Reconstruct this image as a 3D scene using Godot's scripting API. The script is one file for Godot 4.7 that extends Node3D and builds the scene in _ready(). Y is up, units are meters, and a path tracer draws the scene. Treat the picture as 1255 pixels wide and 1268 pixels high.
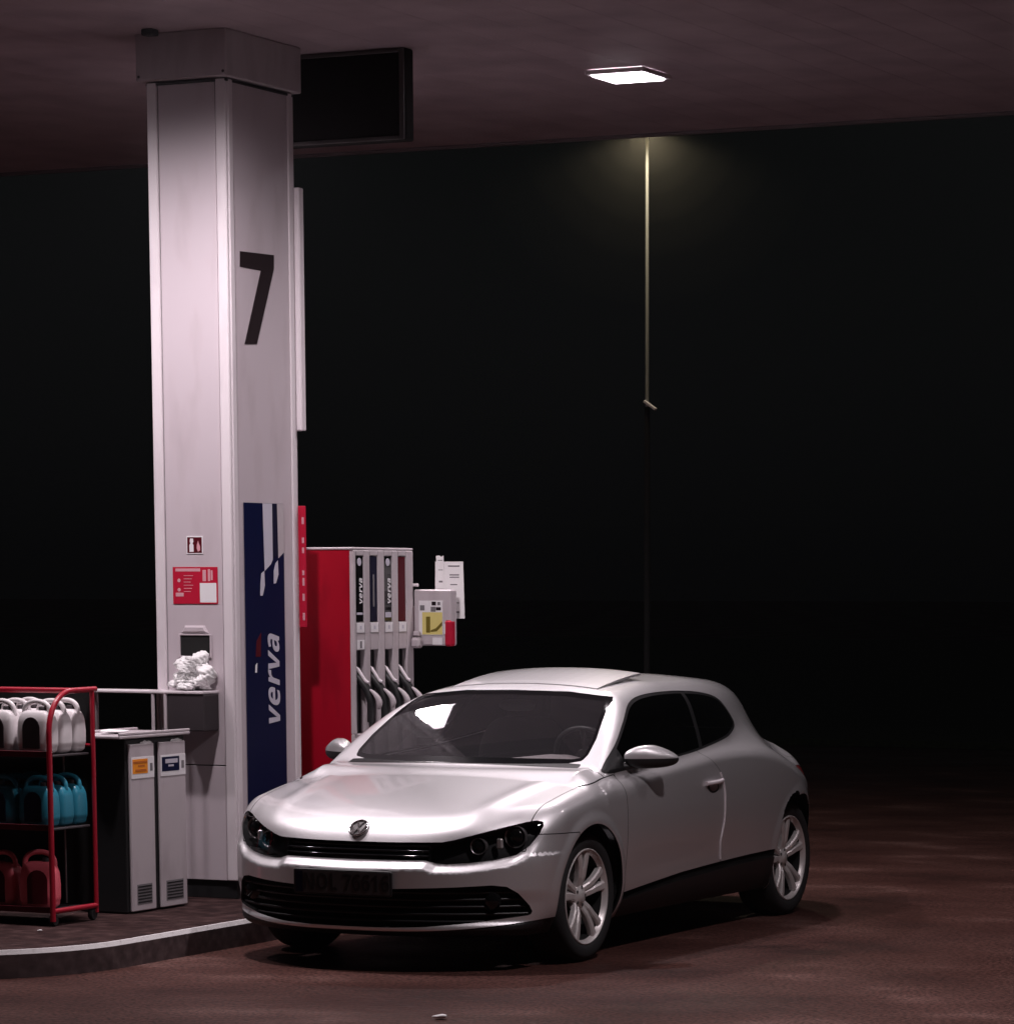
extends Node3D
# Night at a fuel station: a silver hatchback beside pump 7 under a canopy.
# Axes: x = the car's left, y up, z = the car's front; the front axle stands over the origin. Metres.

var mats := {}
var names := {}
var rng := RandomNumberGenerator.new()

# ------------------------------------------------------------------ mesh builder
class Mb:
	var v := PackedVector3Array()
	var n := PackedVector3Array()
	var uv := PackedVector2Array()
	var t := PackedInt32Array()

	func tri3(a: Vector3, b: Vector3, c: Vector3, na: Vector3, nb: Vector3, nc: Vector3) -> void:
		var k := v.size()
		v.append(a); v.append(b); v.append(c)
		n.append(na); n.append(nb); n.append(nc)
		t.append(k); t.append(k + 1); t.append(k + 2)

	func flat(a: Vector3, b: Vector3, c: Vector3, out: Vector3) -> void:
		var m := (b - a).cross(c - a)
		if m.length_squared() < 1e-18:
			return
		m = m.normalized()
		if m.dot(out) < 0.0:
			m = -m
		tri3(a, b, c, m, m, m)

	func quad(a: Vector3, b: Vector3, c: Vector3, d: Vector3, out: Vector3) -> void:
		flat(a, b, c, out)
		flat(a, c, d, out)

	func box(c: Vector3, s: Vector3, bev := 0.004, bs := Basis()) -> void:
		var h := s * 0.5
		bev = minf(bev, minf(h.x, minf(h.y, h.z)) * 0.7)
		for ax in 3:
			var b1 := (ax + 1) % 3
			var b2 := (ax + 2) % 3
			for sg: float in [-1.0, 1.0]:
				var p := []
				for q: Vector2 in [Vector2(-1, -1), Vector2(1, -1), Vector2(1, 1), Vector2(-1, 1)]:
					var w := Vector3()
					w[ax] = sg * h[ax]
					w[b1] = q.x * (h[b1] - bev)
					w[b2] = q.y * (h[b2] - bev)
					p.append(c + bs * w)
				var o := Vector3()
				o[ax] = sg
				quad(p[0], p[1], p[2], p[3], bs * o)
			# edges along ax
			for s1: float in [-1.0, 1.0]:
				for s2: float in [-1.0, 1.0]:
					var e := []
					for k in 4:
						var w := Vector3()
						w[ax] = (h[ax] - bev) * (1.0 if k in [1, 2] else -1.0)
						if k < 2:
							w[b1] = s1 * h[b1]
							w[b2] = s2 * (h[b2] - bev)
						else:
							w[b1] = s1 * (h[b1] - bev)
							w[b2] = s2 * h[b2]
						e.append(c + bs * w)
					var o := Vector3()
					o[b1] = s1
					o[b2] = s2
					quad(e[0], e[1], e[2], e[3], bs * o)
		for sx: float in [-1.0, 1.0]:
			for sy: float in [-1.0, 1.0]:
				for sz: float in [-1.0, 1.0]:
					var sg := Vector3(sx, sy, sz)
					var a := c + bs * (Vector3(h.x, h.y - bev, h.z - bev) * sg)
					var b := c + bs * (Vector3(h.x - bev, h.y, h.z - bev) * sg)
					var d := c + bs * (Vector3(h.x - bev, h.y - bev, h.z) * sg)
					flat(a, b, d, bs * sg)

	func tube(path: PackedVector3Array, r: float, seg := 12, caps := true, r2 := -1.0) -> void:
		var m := path.size()
		var rings := []
		var up := Vector3.UP
		var d0 := (path[1] - path[0]).normalized()
		if absf(d0.dot(up)) > 0.9:
			up = Vector3.RIGHT
		var x := up.cross(d0).normalized()
		for i in m:
			var d := (path[mini(i + 1, m - 1)] - path[maxi(i - 1, 0)]).normalized()
			x = (x - d * x.dot(d)).normalized()
			var y := d.cross(x)
			var ring := []
			var rr := r if r2 < 0.0 else lerpf(r, r2, float(i) / (m - 1))
			for k in seg:
				var a := TAU * k / seg
				var o := x * cos(a) + y * sin(a)
				ring.append([path[i] + o * rr, o])
			rings.append(ring)
		for i in m - 1:
			for k in seg:
				var k2 := (k + 1) % seg
				var a = rings[i][k]; var b = rings[i][k2]; var c = rings[i + 1][k2]; var d = rings[i + 1][k]
				tri3(a[0], b[0], c[0], a[1], b[1], c[1])
				tri3(a[0], c[0], d[0], a[1], c[1], d[1])
		if caps:
			for e in 2:
				var i := 0 if e == 0 else m - 1
				var o := (path[0] - path[1]) if e == 0 else (path[m - 1] - path[m - 2])
				for k in seg:
					flat(path[i], rings[i][k][0], rings[i][(k + 1) % seg][0], o)

	# profile of (radius, height); axis y of the transform
	func lathe(prof: Array, tr: Transform3D, seg := 32, smooth := true, closed := false) -> void:
		var m := prof.size()
		var last := m if closed else m - 1
		for i in last:
			var p: Vector2 = prof[i]
			var q: Vector2 = prof[(i + 1) % m]
			var e := q - p
			if e.length() < 1e-7:
				continue
			var nf := Vector2(e.y, -e.x).normalized()
			var n0 := nf
			var n1 := nf
			if smooth:
				if i > 0 or closed:
					var f: Vector2 = p - prof[(i - 1 + m) % m]
					var g := Vector2(f.y, -f.x).normalized()
					if g.dot(nf) > 0.6:
						n0 = (g + nf).normalized()
				if i < m - 2 or closed:
					var f: Vector2 = prof[(i + 2) % m] - q
					var g := Vector2(f.y, -f.x).normalized()
					if g.dot(nf) > 0.6:
						n1 = (g + nf).normalized()
			for k in seg:
				var a := TAU * k / seg
				var b := TAU * (k + 1) / seg
				var ca := Vector3(cos(a), 0, sin(a))
				var cb := Vector3(cos(b), 0, sin(b))
				var p0 := tr * (ca * p.x + Vector3.UP * p.y)
				var p1 := tr * (cb * p.x + Vector3.UP * p.y)
				var p2 := tr * (cb * q.x + Vector3.UP * q.y)
				var p3 := tr * (ca * q.x + Vector3.UP * q.y)
				var m0 := tr.basis * (ca * n0.x + Vector3.UP * n0.y)
				var m1 := tr.basis * (cb * n0.x + Vector3.UP * n0.y)
				var m2 := tr.basis * (cb * n1.x + Vector3.UP * n1.y)
				var m3 := tr.basis * (ca * n1.x + Vector3.UP * n1.y)
				if p.x > 1e-6:
					tri3(p0, p1, p2, m0, m1, m2)
				if q.x > 1e-6:
					tri3(p0, p2, p3, m0, m2, m3)

	# polygon in the x-y plane of the transform, from z = 0 to z = depth
	func prism(poly: PackedVector2Array, tr: Transform3D, depth: float, bev := 0.0) -> void:
		if Geometry2D.is_polygon_clockwise(poly):
			poly = poly.duplicate()
			poly.reverse()
		var top := poly
		if bev > 0.0:
			top = PackedVector2Array()
			var m := poly.size()
			for i in m:
				var e0 := (poly[i] - poly[(i - 1 + m) % m]).normalized()
				var e1 := (poly[(i + 1) % m] - poly[i]).normalized()
				var b := (Vector2(-e0.y, e0.x) + Vector2(-e1.y, e1.x))
				b = b / maxf(b.length_squared() * 0.5, 0.35)
				top.append(poly[i] + b * bev)
		var idx := Geometry2D.triangulate_polygon(top)
		var zz := tr.basis.z
		for i in range(0, idx.size(), 3):
			var a := top[idx[i]]; var b := top[idx[i + 1]]; var c := top[idx[i + 2]]
			flat(tr * Vector3(a.x, a.y, depth), tr * Vector3(b.x, b.y, depth), tr * Vector3(c.x, c.y, depth), zz)
		idx = Geometry2D.triangulate_polygon(poly)
		for i in range(0, idx.size(), 3):
			var a := poly[idx[i]]; var b := poly[idx[i + 1]]; var c := poly[idx[i + 2]]
			flat(tr * Vector3(a.x, a.y, 0), tr * Vector3(b.x, b.y, 0), tr * Vector3(c.x, c.y, 0), -zz)
		var m := poly.size()
		for i in m:
			var a := poly[i]; var b := poly[(i + 1) % m]
			var a2 := top[i]; var b2 := top[(i + 1) % m]
			var o := tr.basis * Vector3(b.y - a.y, a.x - b.x, 0)
			var dz := depth - bev if bev > 0.0 else depth
			quad(tr * Vector3(a.x, a.y, 0), tr * Vector3(b.x, b.y, 0), tr * Vector3(b.x, b.y, dz), tr * Vector3(a.x, a.y, dz), o)
			if bev > 0.0:
				quad(tr * Vector3(a.x, a.y, dz), tr * Vector3(b.x, b.y, dz), tr * Vector3(b2.x, b2.y, depth), tr * Vector3(a2.x, a2.y, depth), o + zz)

	# a closed ellipsoid-like lump; shape(dir) gives the point
	func lump(shape: Callable, rings := 14, seg := 20) -> void:
		var p := []
		for i in rings + 1:
			var row := []
			var th := PI * i / rings
			for k in seg + 1:
				var ph := TAU * (k % seg) / seg
				row.append(shape.call(Vector3(sin(th) * cos(ph), cos(th), sin(th) * sin(ph))))
			p.append(row)
		var nn := []
		for i in rings + 1:
			var row := []
			for k in seg + 1:
				var a: Vector3 = p[mini(i + 1, rings)][k] - p[maxi(i - 1, 0)][k]
				var b: Vector3 = p[i][(k + 1) % seg] - p[i][(k - 1 + seg) % seg]
				var c := b.cross(a)
				if c.length_squared() < 1e-16:
					c = Vector3.UP if i == 0 else Vector3.DOWN
				row.append(c.normalized())
			nn.append(row)
		var ctr := Vector3()
		for i in rings + 1:
			ctr += p[i][0] + p[i][seg / 2]
		ctr /= 2.0 * (rings + 1)
		if (nn[rings / 2][0] as Vector3).dot(p[rings / 2][0] - ctr) < 0.0:
			for i in range(1, rings):
				for k in seg + 1:
					nn[i][k] = -nn[i][k]
		for i in rings:
			for k in seg:
				if i > 0:
					tri3(p[i][k], p[i][k + 1], p[i + 1][k], nn[i][k], nn[i][k + 1], nn[i + 1][k])
				if i < rings - 1:
					tri3(p[i][k + 1], p[i + 1][k + 1], p[i + 1][k], nn[i][k + 1], nn[i + 1][k + 1], nn[i + 1][k])

	func join(o: Mb, flip := false) -> Mb:
		var k := v.size()
		if flip:
			for p in o.v:
				v.append(Vector3(-p.x, p.y, p.z))
			for p in o.n:
				n.append(Vector3(-p.x, p.y, p.z))
		else:
			v.append_array(o.v)
			n.append_array(o.n)
		for i in o.t:
			t.append(i + k)
		return self

	func mirrored() -> Mb:
		return Mb.new().join(self, true)

	func offset(d: float) -> Mb:
		var r := Mb.new()
		r.n = n.duplicate()
		r.t = t.duplicate()
		r.v.resize(v.size())
		for i in v.size():
			r.v[i] = v[i] + n[i] * d
		return r

	# a skirt along the open edges, going inwards by d
	func rim(d: float) -> Mb:
		var seen := {}
		for i in range(0, t.size(), 3):
			for k in 3:
				var a := t[i + k]
				var b := t[i + (k + 1) % 3]
				var key := mini(a, b) * 4194304 + maxi(a, b)
				seen[key] = seen.get(key, 0) + 1
		var r := Mb.new()
		var mid := Vector3()
		for p in v:
			mid += p
		mid /= maxf(v.size(), 1)
		for key: int in seen:
			if seen[key] == 1:
				var a := v[key / 4194304]
				var b := v[key % 4194304]
				if absf(a.x) < 0.0006 and absf(b.x) < 0.0006:
					continue
				var na := n[key / 4194304]
				var nb := n[key % 4194304]
				r.quad(a, b, b - nb * d, a - na * d, mid - (a + b) * 0.5)
		return r

	func clean() -> void: # drop unused vertices
		var map := PackedInt32Array()
		map.resize(v.size())
		map.fill(-1)
		var v2 := PackedVector3Array()
		var n2 := PackedVector3Array()
		for i in t.size():
			var k := t[i]
			if map[k] < 0:
				map[k] = v2.size()
				v2.append(v[k])
				n2.append(n[k])
			t[i] = map[k]
		v = v2
		n = n2

	func commit(m: Material) -> ArrayMesh:
		var tt := t.duplicate()
		for i in range(0, tt.size(), 3):
			var a := tt[i]; var b := tt[i + 1]; var c := tt[i + 2]
			if (v[c] - v[a]).cross(v[b] - v[a]).dot(n[a] + n[b] + n[c]) < 0.0:
				tt[i + 1] = c
				tt[i + 2] = b
		var arr := []
		arr.resize(Mesh.ARRAY_MAX)
		arr[Mesh.ARRAY_VERTEX] = v
		arr[Mesh.ARRAY_NORMAL] = n
		if uv.size() == v.size():
			arr[Mesh.ARRAY_TEX_UV] = uv
		arr[Mesh.ARRAY_INDEX] = tt
		var am := ArrayMesh.new()
		am.add_surface_from_arrays(Mesh.PRIMITIVE_TRIANGLES, arr)
		am.surface_set_material(0, m)
		return am


# split a mesh at d = 0: [where d < 0, where d > 0]
func cut(m: Mb, d: PackedFloat32Array) -> Array:
	var out := [Mb.new(), Mb.new()]
	var any := [false, false]
	for x in d:
		any[0 if x < 0.0 else 1] = true
	if not any[1]:
		return [m, Mb.new()]
	if not any[0]:
		return [Mb.new(), m]
	for o: Mb in out:
		o.v = m.v.duplicate()
		o.n = m.n.duplicate()
	var edge := {}
	var cross := func(a: int, b: int) -> int:
		var key := mini(a, b) * 4194304 + maxi(a, b)
		if edge.has(key):
			return edge[key]
		var f := d[a] / (d[a] - d[b])
		var p := m.v[a].lerp(m.v[b], f)
		var q := m.n[a].lerp(m.n[b], f).normalized()
		var k: int = out[0].v.size()
		for o: Mb in out:
			o.v.append(p)
			o.n.append(q)
		edge[key] = k
		return k
	for i in range(0, m.t.size(), 3):
		var id := [m.t[i], m.t[i + 1], m.t[i + 2]]
		var s := [d[id[0]] < 0.0, d[id[1]] < 0.0, d[id[2]] < 0.0]
		if s[0] == s[1] and s[1] == s[2]:
			var o: Mb = out[0 if s[0] else 1]
			o.t.append(id[0]); o.t.append(id[1]); o.t.append(id[2])
			continue
		for k in 3:
			if s[k] != s[(k + 1) % 3] and s[k] != s[(k + 2) % 3]:
				var a: int = id[k]; var b: int = id[(k + 1) % 3]; var c: int = id[(k + 2) % 3]
				var ab: int = cross.call(a, b)
				var ac: int = cross.call(a, c)
				var lone: Mb = out[0 if s[k] else 1]
				var two: Mb = out[1 if s[k] else 0]
				lone.t.append(a); lone.t.append(ab); lone.t.append(ac)
				two.t.append(ab); two.t.append(b); two.t.append(c)
				two.t.append(ab); two.t.append(c); two.t.append(ac)
				break
	for o: Mb in out:
		o.clean()
	return out


func poly_field(m: Mb, poly: PackedVector2Array, ax: int, ay: int, ok: Callable, grow := 0.0) -> PackedFloat32Array:
	var lo := Vector2(1e9, 1e9)
	var hi := -lo
	for p in poly:
		lo = lo.min(p)
		hi = hi.max(p)
	var d := PackedFloat32Array()
	d.resize(m.v.size())
	var c := poly.size()
	for i in m.v.size():
		var w := m.v[i]
		var p := Vector2(w[ax], w[ay])
		if p.x < lo.x - 0.06 or p.y < lo.y - 0.06 or p.x > hi.x + 0.06 or p.y > hi.y + 0.06 or not ok.call(w):
			d[i] = 0.06
			continue
		var best := 1e9
		var inside := false
		for k in c:
			var a := poly[k]
			var b := poly[(k + 1) % c]
			var e := b - a
			var f := p - a
			best = minf(best, (f - e * clampf(f.dot(e) / maxf(e.length_squared(), 1e-12), 0.0, 1.0)).length_squared())
			if (a.y > p.y) != (b.y > p.y) and p.x < e.x * (p.y - a.y) / (b.y - a.y) + a.x:
				inside = not inside
		best = sqrt(best)
		d[i] = (-best if inside else best) - grow
	return d


func field(m: Mb, f: Callable) -> PackedFloat32Array:
	var d := PackedFloat32Array()
	d.resize(m.v.size())
	for i in m.v.size():
		d[i] = f.call(m.v[i])
	return d


func smooth_poly(pts: Array, per := 5) -> PackedVector2Array:
	var r := PackedVector2Array()
	var m := pts.size()
	for i in m:
		var a: Vector2 = pts[(i - 1 + m) % m]; var b: Vector2 = pts[i]; var c: Vector2 = pts[(i + 1) % m]; var e: Vector2 = pts[(i + 2) % m]
		for k in per:
			r.append(b.cubic_interpolate(c, a, e, float(k) / per))
	return r


# ------------------------------------------------------------------ scene helpers
func numbered(called: String) -> String:
	if not names.has(called):
		names[called] = 0
		return called
	names[called] += 1
	return "%s_%03d" % [called, names[called]]


func tag(o: Node3D, label: String, category := "", group := "", kind := "") -> Node3D:
	if label: o.set_meta("label", label)
	if category: o.set_meta("category", category)
	if group: o.set_meta("group", group)
	if kind: o.set_meta("kind", kind)
	return o


func thing(called: String, label: String, category: String, at := Vector3.ZERO, group := "", turn := 0.0) -> Node3D:
	var o := Node3D.new()
	o.name = numbered(called)
	add_child(o)
	o.position = at
	o.rotation.y = turn
	return tag(o, label, category, group)


func obj(called: String, mb: Mb, m: Material, parent: Node3D = self) -> MeshInstance3D:
	var o := MeshInstance3D.new()
	o.name = numbered(called) if parent == self else called
	o.mesh = mb.commit(m)
	parent.add_child(o, true)
	return o


func struct(called: String, mb: Mb, m: Material) -> MeshInstance3D:
	var o := obj(called, mb, m)
	o.set_meta("kind", "structure")
	return o


func lin(r: float, g: float, b: float) -> Color:
	return Color(r, g, b).linear_to_srgb()


func mat(key: String, c: Color, rough := 0.5, metal := 0.0) -> StandardMaterial3D:
	if mats.has(key):
		return mats[key]
	var m := StandardMaterial3D.new()
	m.resource_name = key
	m.albedo_color = c
	m.roughness = rough
	m.metallic = metal
	mats[key] = m
	return m


func noise_tex(sd: int, freq: float, size: int, ramp: Array, octaves := 4, kind := FastNoiseLite.TYPE_SIMPLEX_SMOOTH) -> ImageTexture:
	var nz := FastNoiseLite.new()
	nz.seed = sd
	nz.noise_type = kind
	nz.frequency = freq
	nz.fractal_octaves = octaves
	var g := nz.get_seamless_image(size, size)
	g.convert(Image.FORMAT_L8)
	var src := g.get_data()
	var dst := PackedByteArray()
	dst.resize(size * size * 3)
	var lut := []
	for i in 256:
		var f := i / 255.0
		var k := 0
		while k < ramp.size() - 2 and f > ramp[k + 1][0]:
			k += 1
		var w := clampf((f - ramp[k][0]) / (ramp[k + 1][0] - ramp[k][0]), 0, 1)
		lut.append((ramp[k][1] as Color).lerp(ramp[k + 1][1], w))
	for i in size * size:
		var c: Color = lut[src[i]]
		dst[i * 3] = c.r8
		dst[i * 3 + 1] = c.g8
		dst[i * 3 + 2] = c.b8
	return ImageTexture.create_from_image(Image.create_from_data(size, size, false, Image.FORMAT_RGB8, dst))


func tri_tex(m: StandardMaterial3D, scale: float) -> void:
	m.uv1_triplanar = true
	m.uv1_world_triplanar = true
	m.uv1_scale = Vector3.ONE * scale


func text_mb(txt: String, height: float, depth: float, tr: Transform3D, skew := 0.0, squeeze := 1.0, bold := true, center := true) -> Mb:
	var f := SystemFont.new()
	f.font_names = PackedStringArray(["Droid Sans"])
	f.font_weight = 700 if bold else 400
	var tm := TextMesh.new()
	tm.font = f
	tm.text = txt
	tm.font_size = 64
	tm.pixel_size = height / 46.0
	tm.depth = depth
	tm.curve_step = 2.0
	if not center:
		tm.horizontal_alignment = HORIZONTAL_ALIGNMENT_LEFT
	var arr := tm.get_mesh_arrays()
	var mb := Mb.new()
	var vv: PackedVector3Array = arr[Mesh.ARRAY_VERTEX]
	var nn: PackedVector3Array = arr[Mesh.ARRAY_NORMAL]
	var ii: PackedInt32Array = arr[Mesh.ARRAY_INDEX] if arr[Mesh.ARRAY_INDEX] != null else PackedInt32Array(range(vv.size()))
	for p in vv:
		mb.v.append(tr * Vector3(p.x * squeeze + p.y * skew, p.y, p.z + depth * 0.5))
	for p in nn:
		mb.n.append((tr.basis * p).normalized())
	mb.t = ii
	return mb


func face(origin: Vector3, right: Vector3, up: Vector3) -> Transform3D:
	return Transform3D(Basis(right.normalized(), up.normalized(), right.cross(up).normalized()), origin)


func rect(x0: float, y0: float, x1: float, y1: float) -> PackedVector2Array:
	return PackedVector2Array([Vector2(x0, y0), Vector2(x1, y0), Vector2(x1, y1), Vector2(x0, y1)])


func round_rect(w: float, h: float, r: float, seg := 5) -> PackedVector2Array:
	var p := PackedVector2Array()
	for q in 4:
		var c := Vector2([1, -1, -1, 1][q] * (w * 0.5 - r), [1, 1, -1, -1][q] * (h * 0.5 - r))
		for k in seg + 1:
			var a := PI * 0.5 * (q + float(k) / seg)
			p.append(c + Vector2(cos(a), sin(a)) * r)
	return p


# ------------------------------------------------------------------ main
func _ready() -> void:
	rng.seed = 7
	# ---- camera
	var cam := Camera3D.new()
	cam.name = "camera"
	var yaw := deg_to_rad(25.15)
	var pitch := deg_to_rad(7.46)
	cam.projection = Camera3D.PROJECTION_FRUSTUM
	cam.near = 0.1
	cam.far = 600.0
	cam.size = 0.1 * 1268.0 / 4200.0
	cam.frustum_offset = Vector2((627.5 - 800.0) / 4200.0, (1268.0 - 634.0) / 4200.0) * 0.1
	cam.basis = Basis(Vector3.UP, yaw) * Basis(Vector3.RIGHT, -pitch)
	cam.position = Vector3(8.1115, 1.85, 14.8064)
	add_child(cam)
	cam.current = true
	# ---- sky, air
	var env := Environment.new()
	env.background_mode = Environment.BG_SKY
	var sm := ProceduralSkyMaterial.new()
	sm.sky_curve = 0.05
	sm.sky_top_color = Color(0.046, 0.050, 0.050)
	sm.sky_horizon_color = Color(0.012, 0.013, 0.014)
	sm.ground_bottom_color = Color(0.012, 0.012, 0.012)
	sm.ground_horizon_color = Color(0.012, 0.013, 0.014)
	var sky := Sky.new()
	sky.sky_material = sm
	env.sky = sky
	env.tonemap_mode = Environment.TONE_MAPPER_LINEAR
	env.tonemap_exposure = 1.0
	env.sdfgi_enabled = true
	env.ssao_enabled = true
	env.ssil_enabled = true
	env.fog_enabled = true
	env.fog_density = 0.00025
	env.volumetric_fog_enabled = true
	env.volumetric_fog_density = 0.0
	env.fog_light_color = Color(0.80, 0.80, 0.84)
	var we := WorldEnvironment.new()
	we.name = "world"
	we.environment = env
	add_child(we)
	make_materials()
	# ---- the setting
	build_ground()
	build_canopy()
	build_lamps()
	build_column()
	build_street_lamp()
	# ---- things
	build_car()
	build_pump()
	build_column_signs()
	build_shelf()
	build_bins()
	build_rack()
	build_litter()


const LAMP_COLOR := Color(1.0, 0.95, 0.97)


func make_materials() -> void:
	var m := mat("car_paint", lin(0.78, 0.765, 0.78), 0.46, 0.72)
	m.clearcoat_enabled = true
	m.clearcoat = 1.0
	m.clearcoat_roughness = 0.03
	mat("black_plastic", lin(0.012, 0.012, 0.013), 0.45)
	mat("gloss_black", lin(0.008, 0.008, 0.009), 0.08)
	mat("void_black", lin(0.004, 0.004, 0.004), 0.9)
	mat("rubber", lin(0.016, 0.016, 0.017), 0.75)
	mat("chrome", lin(0.80, 0.79, 0.79), 0.12, 1.0)
	mat("alloy", lin(0.78, 0.74, 0.73), 0.38, 0.45)
	mat("alloy_dark", lin(0.10, 0.095, 0.095), 0.5, 0.5)
	mat("steel", lin(0.45, 0.42, 0.43), 0.35, 0.8)
	mat("white_panel", lin(0.72, 0.665, 0.69), 0.42)
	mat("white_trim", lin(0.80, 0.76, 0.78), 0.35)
	mat("grey_panel", lin(0.52, 0.47, 0.49), 0.45)
	mat("dark_print", lin(0.014, 0.007, 0.009), 0.8)
	mat("navy", lin(0.004, 0.007, 0.040), 0.4)
	mat("navy_dark", lin(0.010, 0.010, 0.030), 0.5)
	mat("red_panel", lin(0.33, 0.003, 0.016), 0.35)
	mat("red_sign", lin(0.48, 0.012, 0.04), 0.5)
	mat("dark_red", lin(0.085, 0.006, 0.012), 0.5)
	mat("red_tube", lin(0.36, 0.008, 0.025), 0.35)
	mat("white_print", lin(0.80, 0.78, 0.80), 0.6)
	mat("pale_print", lin(0.56, 0.54, 0.62), 0.6)
	mat("pink_print", lin(0.66, 0.34, 0.38), 0.6)
	mat("paper", lin(0.90, 0.89, 0.89), 0.9)
	mat("orange_print", lin(0.85, 0.30, 0.03), 0.6)
	mat("dark_orange", lin(0.50, 0.13, 0.01), 0.6)
	mat("yellow_print", lin(0.72, 0.62, 0.22), 0.6)
	mat("olive_print", lin(0.16, 0.12, 0.02), 0.6)
	mat("grey_print", lin(0.20, 0.19, 0.20), 0.7)
	mat("plate_dark", lin(0.055, 0.055, 0.058), 0.5)  # plate coloured dark for the deep shade on it
	mat("plate_text", lin(0.008, 0.008, 0.009), 0.5)
	mat("cloth", lin(0.028, 0.026, 0.028), 0.9)
	mat("dash", lin(0.17, 0.15, 0.155), 0.8)
	mat("tail_red", lin(0.20, 0.01, 0.012), 0.15)
	mat("galvanised", lin(0.30, 0.30, 0.28), 0.9, 0.0)
	mat("jug_white", lin(0.74, 0.70, 0.71), 0.4)
	mat("jug_blue", lin(0.030, 0.23, 0.33), 0.3)
	mat("jug_red", lin(0.80, 0.15, 0.19), 0.35)
	mat("foam_dark", lin(0.030, 0.022, 0.026), 0.7)
	mat("fascia", lin(0.16, 0.14, 0.15), 0.6)
	var g := mat("glass", lin(0.30, 0.28, 0.31), 0.02)  # pale tint stands in for the ceiling's haze reflected in the windscreen
	g.albedo_color.a = 0.065
	g.transparency = BaseMaterial3D.TRANSPARENCY_ALPHA
	g = mat("tint_glass", Color(0.01, 0.01, 0.012, 0.86), 0.03)
	g.transparency = BaseMaterial3D.TRANSPARENCY_ALPHA
	g = mat("lens_glass", Color(0, 0, 0, 0.12), 0.02)
	g.transparency = BaseMaterial3D.TRANSPARENCY_ALPHA
	var e := mat("lamp_glow", Color(1, 1, 1), 0.3)
	e.emission_enabled = true
	e.emission = Color(1.0, 0.95, 0.99)
	e.emission_energy_multiplier = 12.0
	e = mat("sodium_glow", Color(1, 1, 1), 0.3)
	e.emission_enabled = true
	e.emission = Color(1.0, 0.85, 0.55)
	e.emission_energy_multiplier = 8.0
	for k: String in mats:
		if k.ends_with("print") or k in ["navy", "navy_dark", "dark_red", "red_sign", "red_panel"]:
			mats[k].metallic_specular = 0.25
	# asphalt: worn, stained, slightly reddish
	var a := mat("asphalt", Color.WHITE, 0.55)
	a.albedo_texture = noise_tex(11, 0.006, 1024, [[0.0, lin(0.045, 0.019, 0.016)], [0.28, lin(0.074, 0.030, 0.025)], [0.50, lin(0.090, 0.038, 0.031)], [0.70, lin(0.108, 0.048, 0.040)], [0.82, lin(0.145, 0.071, 0.060)], [1.0, lin(0.22, 0.125, 0.11)]], 6)
	a.detail_enabled = true
	a.detail_blend_mode = BaseMaterial3D.BLEND_MODE_MUL
	a.detail_albedo = noise_tex(5, 0.09, 512, [[0.0, Color(0.35, 0.35, 0.35)], [0.45, Color(0.8, 0.8, 0.8)], [0.62, Color(1, 1, 1)], [1.0, Color(1, 1, 1)]], 5)
	a.detail_uv_layer = BaseMaterial3D.DETAIL_UV_2
	a.uv2_triplanar = true
	a.uv2_world_triplanar = true
	a.uv2_scale = Vector3.ONE * 0.8
	tri_tex(a, 0.16)
	a.uv1_scale = Vector3(0.11, 0.14, 0.15)
	a.metallic_specular = 0.22
	a.roughness_texture = noise_tex(23, 0.008, 512, [[0.0, Color(0.55, 0.55, 0.55)], [0.5, Color(0.8, 0.8, 0.8)], [1.0, Color(1, 1, 1)]], 4)
	a.roughness = 0.75
	a.heightmap_enabled = true
	a.heightmap_texture = noise_tex(31, 0.25, 512, [[0.0, Color.BLACK], [1.0, Color.WHITE]], 3)
	a.heightmap_scale = 0.5
	var p := mat("pavement", Color.WHITE, 0.8)
	p.albedo_texture = noise_tex(41, 0.02, 512, [[0.0, lin(0.020, 0.010, 0.010)], [0.5, lin(0.038, 0.019, 0.018)], [1.0, lin(0.08, 0.046, 0.044)]], 5)
	tri_tex(p, 0.7)
	p.metallic_specular = 0.22
	var k := mat("kerb_stone", Color.WHITE, 0.8)
	k.albedo_texture = noise_tex(43, 0.03, 512, [[0.0, lin(0.05, 0.033, 0.034)], [0.5, lin(0.09, 0.06, 0.062)], [1.0, lin(0.15, 0.11, 0.11)]], 5)
	tri_tex(k, 0.8)
	var ke := mat("kerb_white", Color.WHITE, 0.6)
	ke.albedo_texture = noise_tex(47, 0.05, 256, [[0.0, lin(0.45, 0.40, 0.40)], [0.3, lin(0.86, 0.84, 0.84)], [1.0, lin(0.90, 0.89, 0.89)]], 4)
	tri_tex(ke, 1.3)
	var c := mat("ceiling", Color.WHITE, 0.55)
	c.albedo_texture = noise_tex(53, 0.01, 512, [[0.0, lin(0.34, 0.26, 0.29)], [0.5, lin(0.42, 0.33, 0.36)], [1.0, lin(0.50, 0.40, 0.43)]], 4)
	tri_tex(c, 0.3)
	for q: Array in [["white_panel", lin(0.50, 0.435, 0.465), lin(0.56, 0.49, 0.525)], ["grey_panel", lin(0.43, 0.38, 0.40), lin(0.52, 0.465, 0.49)], ["white_trim", lin(0.64, 0.58, 0.61), lin(0.73, 0.67, 0.70)], ["red_panel", lin(0.25, 0.003, 0.013), lin(0.36, 0.004, 0.018)]]:
		var w: StandardMaterial3D = mats[q[0]]
		w.albedo_color = Color.WHITE
		w.albedo_texture = noise_tex(61 + q[0].length(), 0.02, 256, [[0.0, q[1]], [0.45, q[2]], [1.0, q[2]]], 5)
		tri_tex(w, 0.5)
		w.uv1_scale = Vector3(0.9, 0.28, 0.9)
	var gr := mat("grass", Color.WHITE, 0.95)
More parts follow.
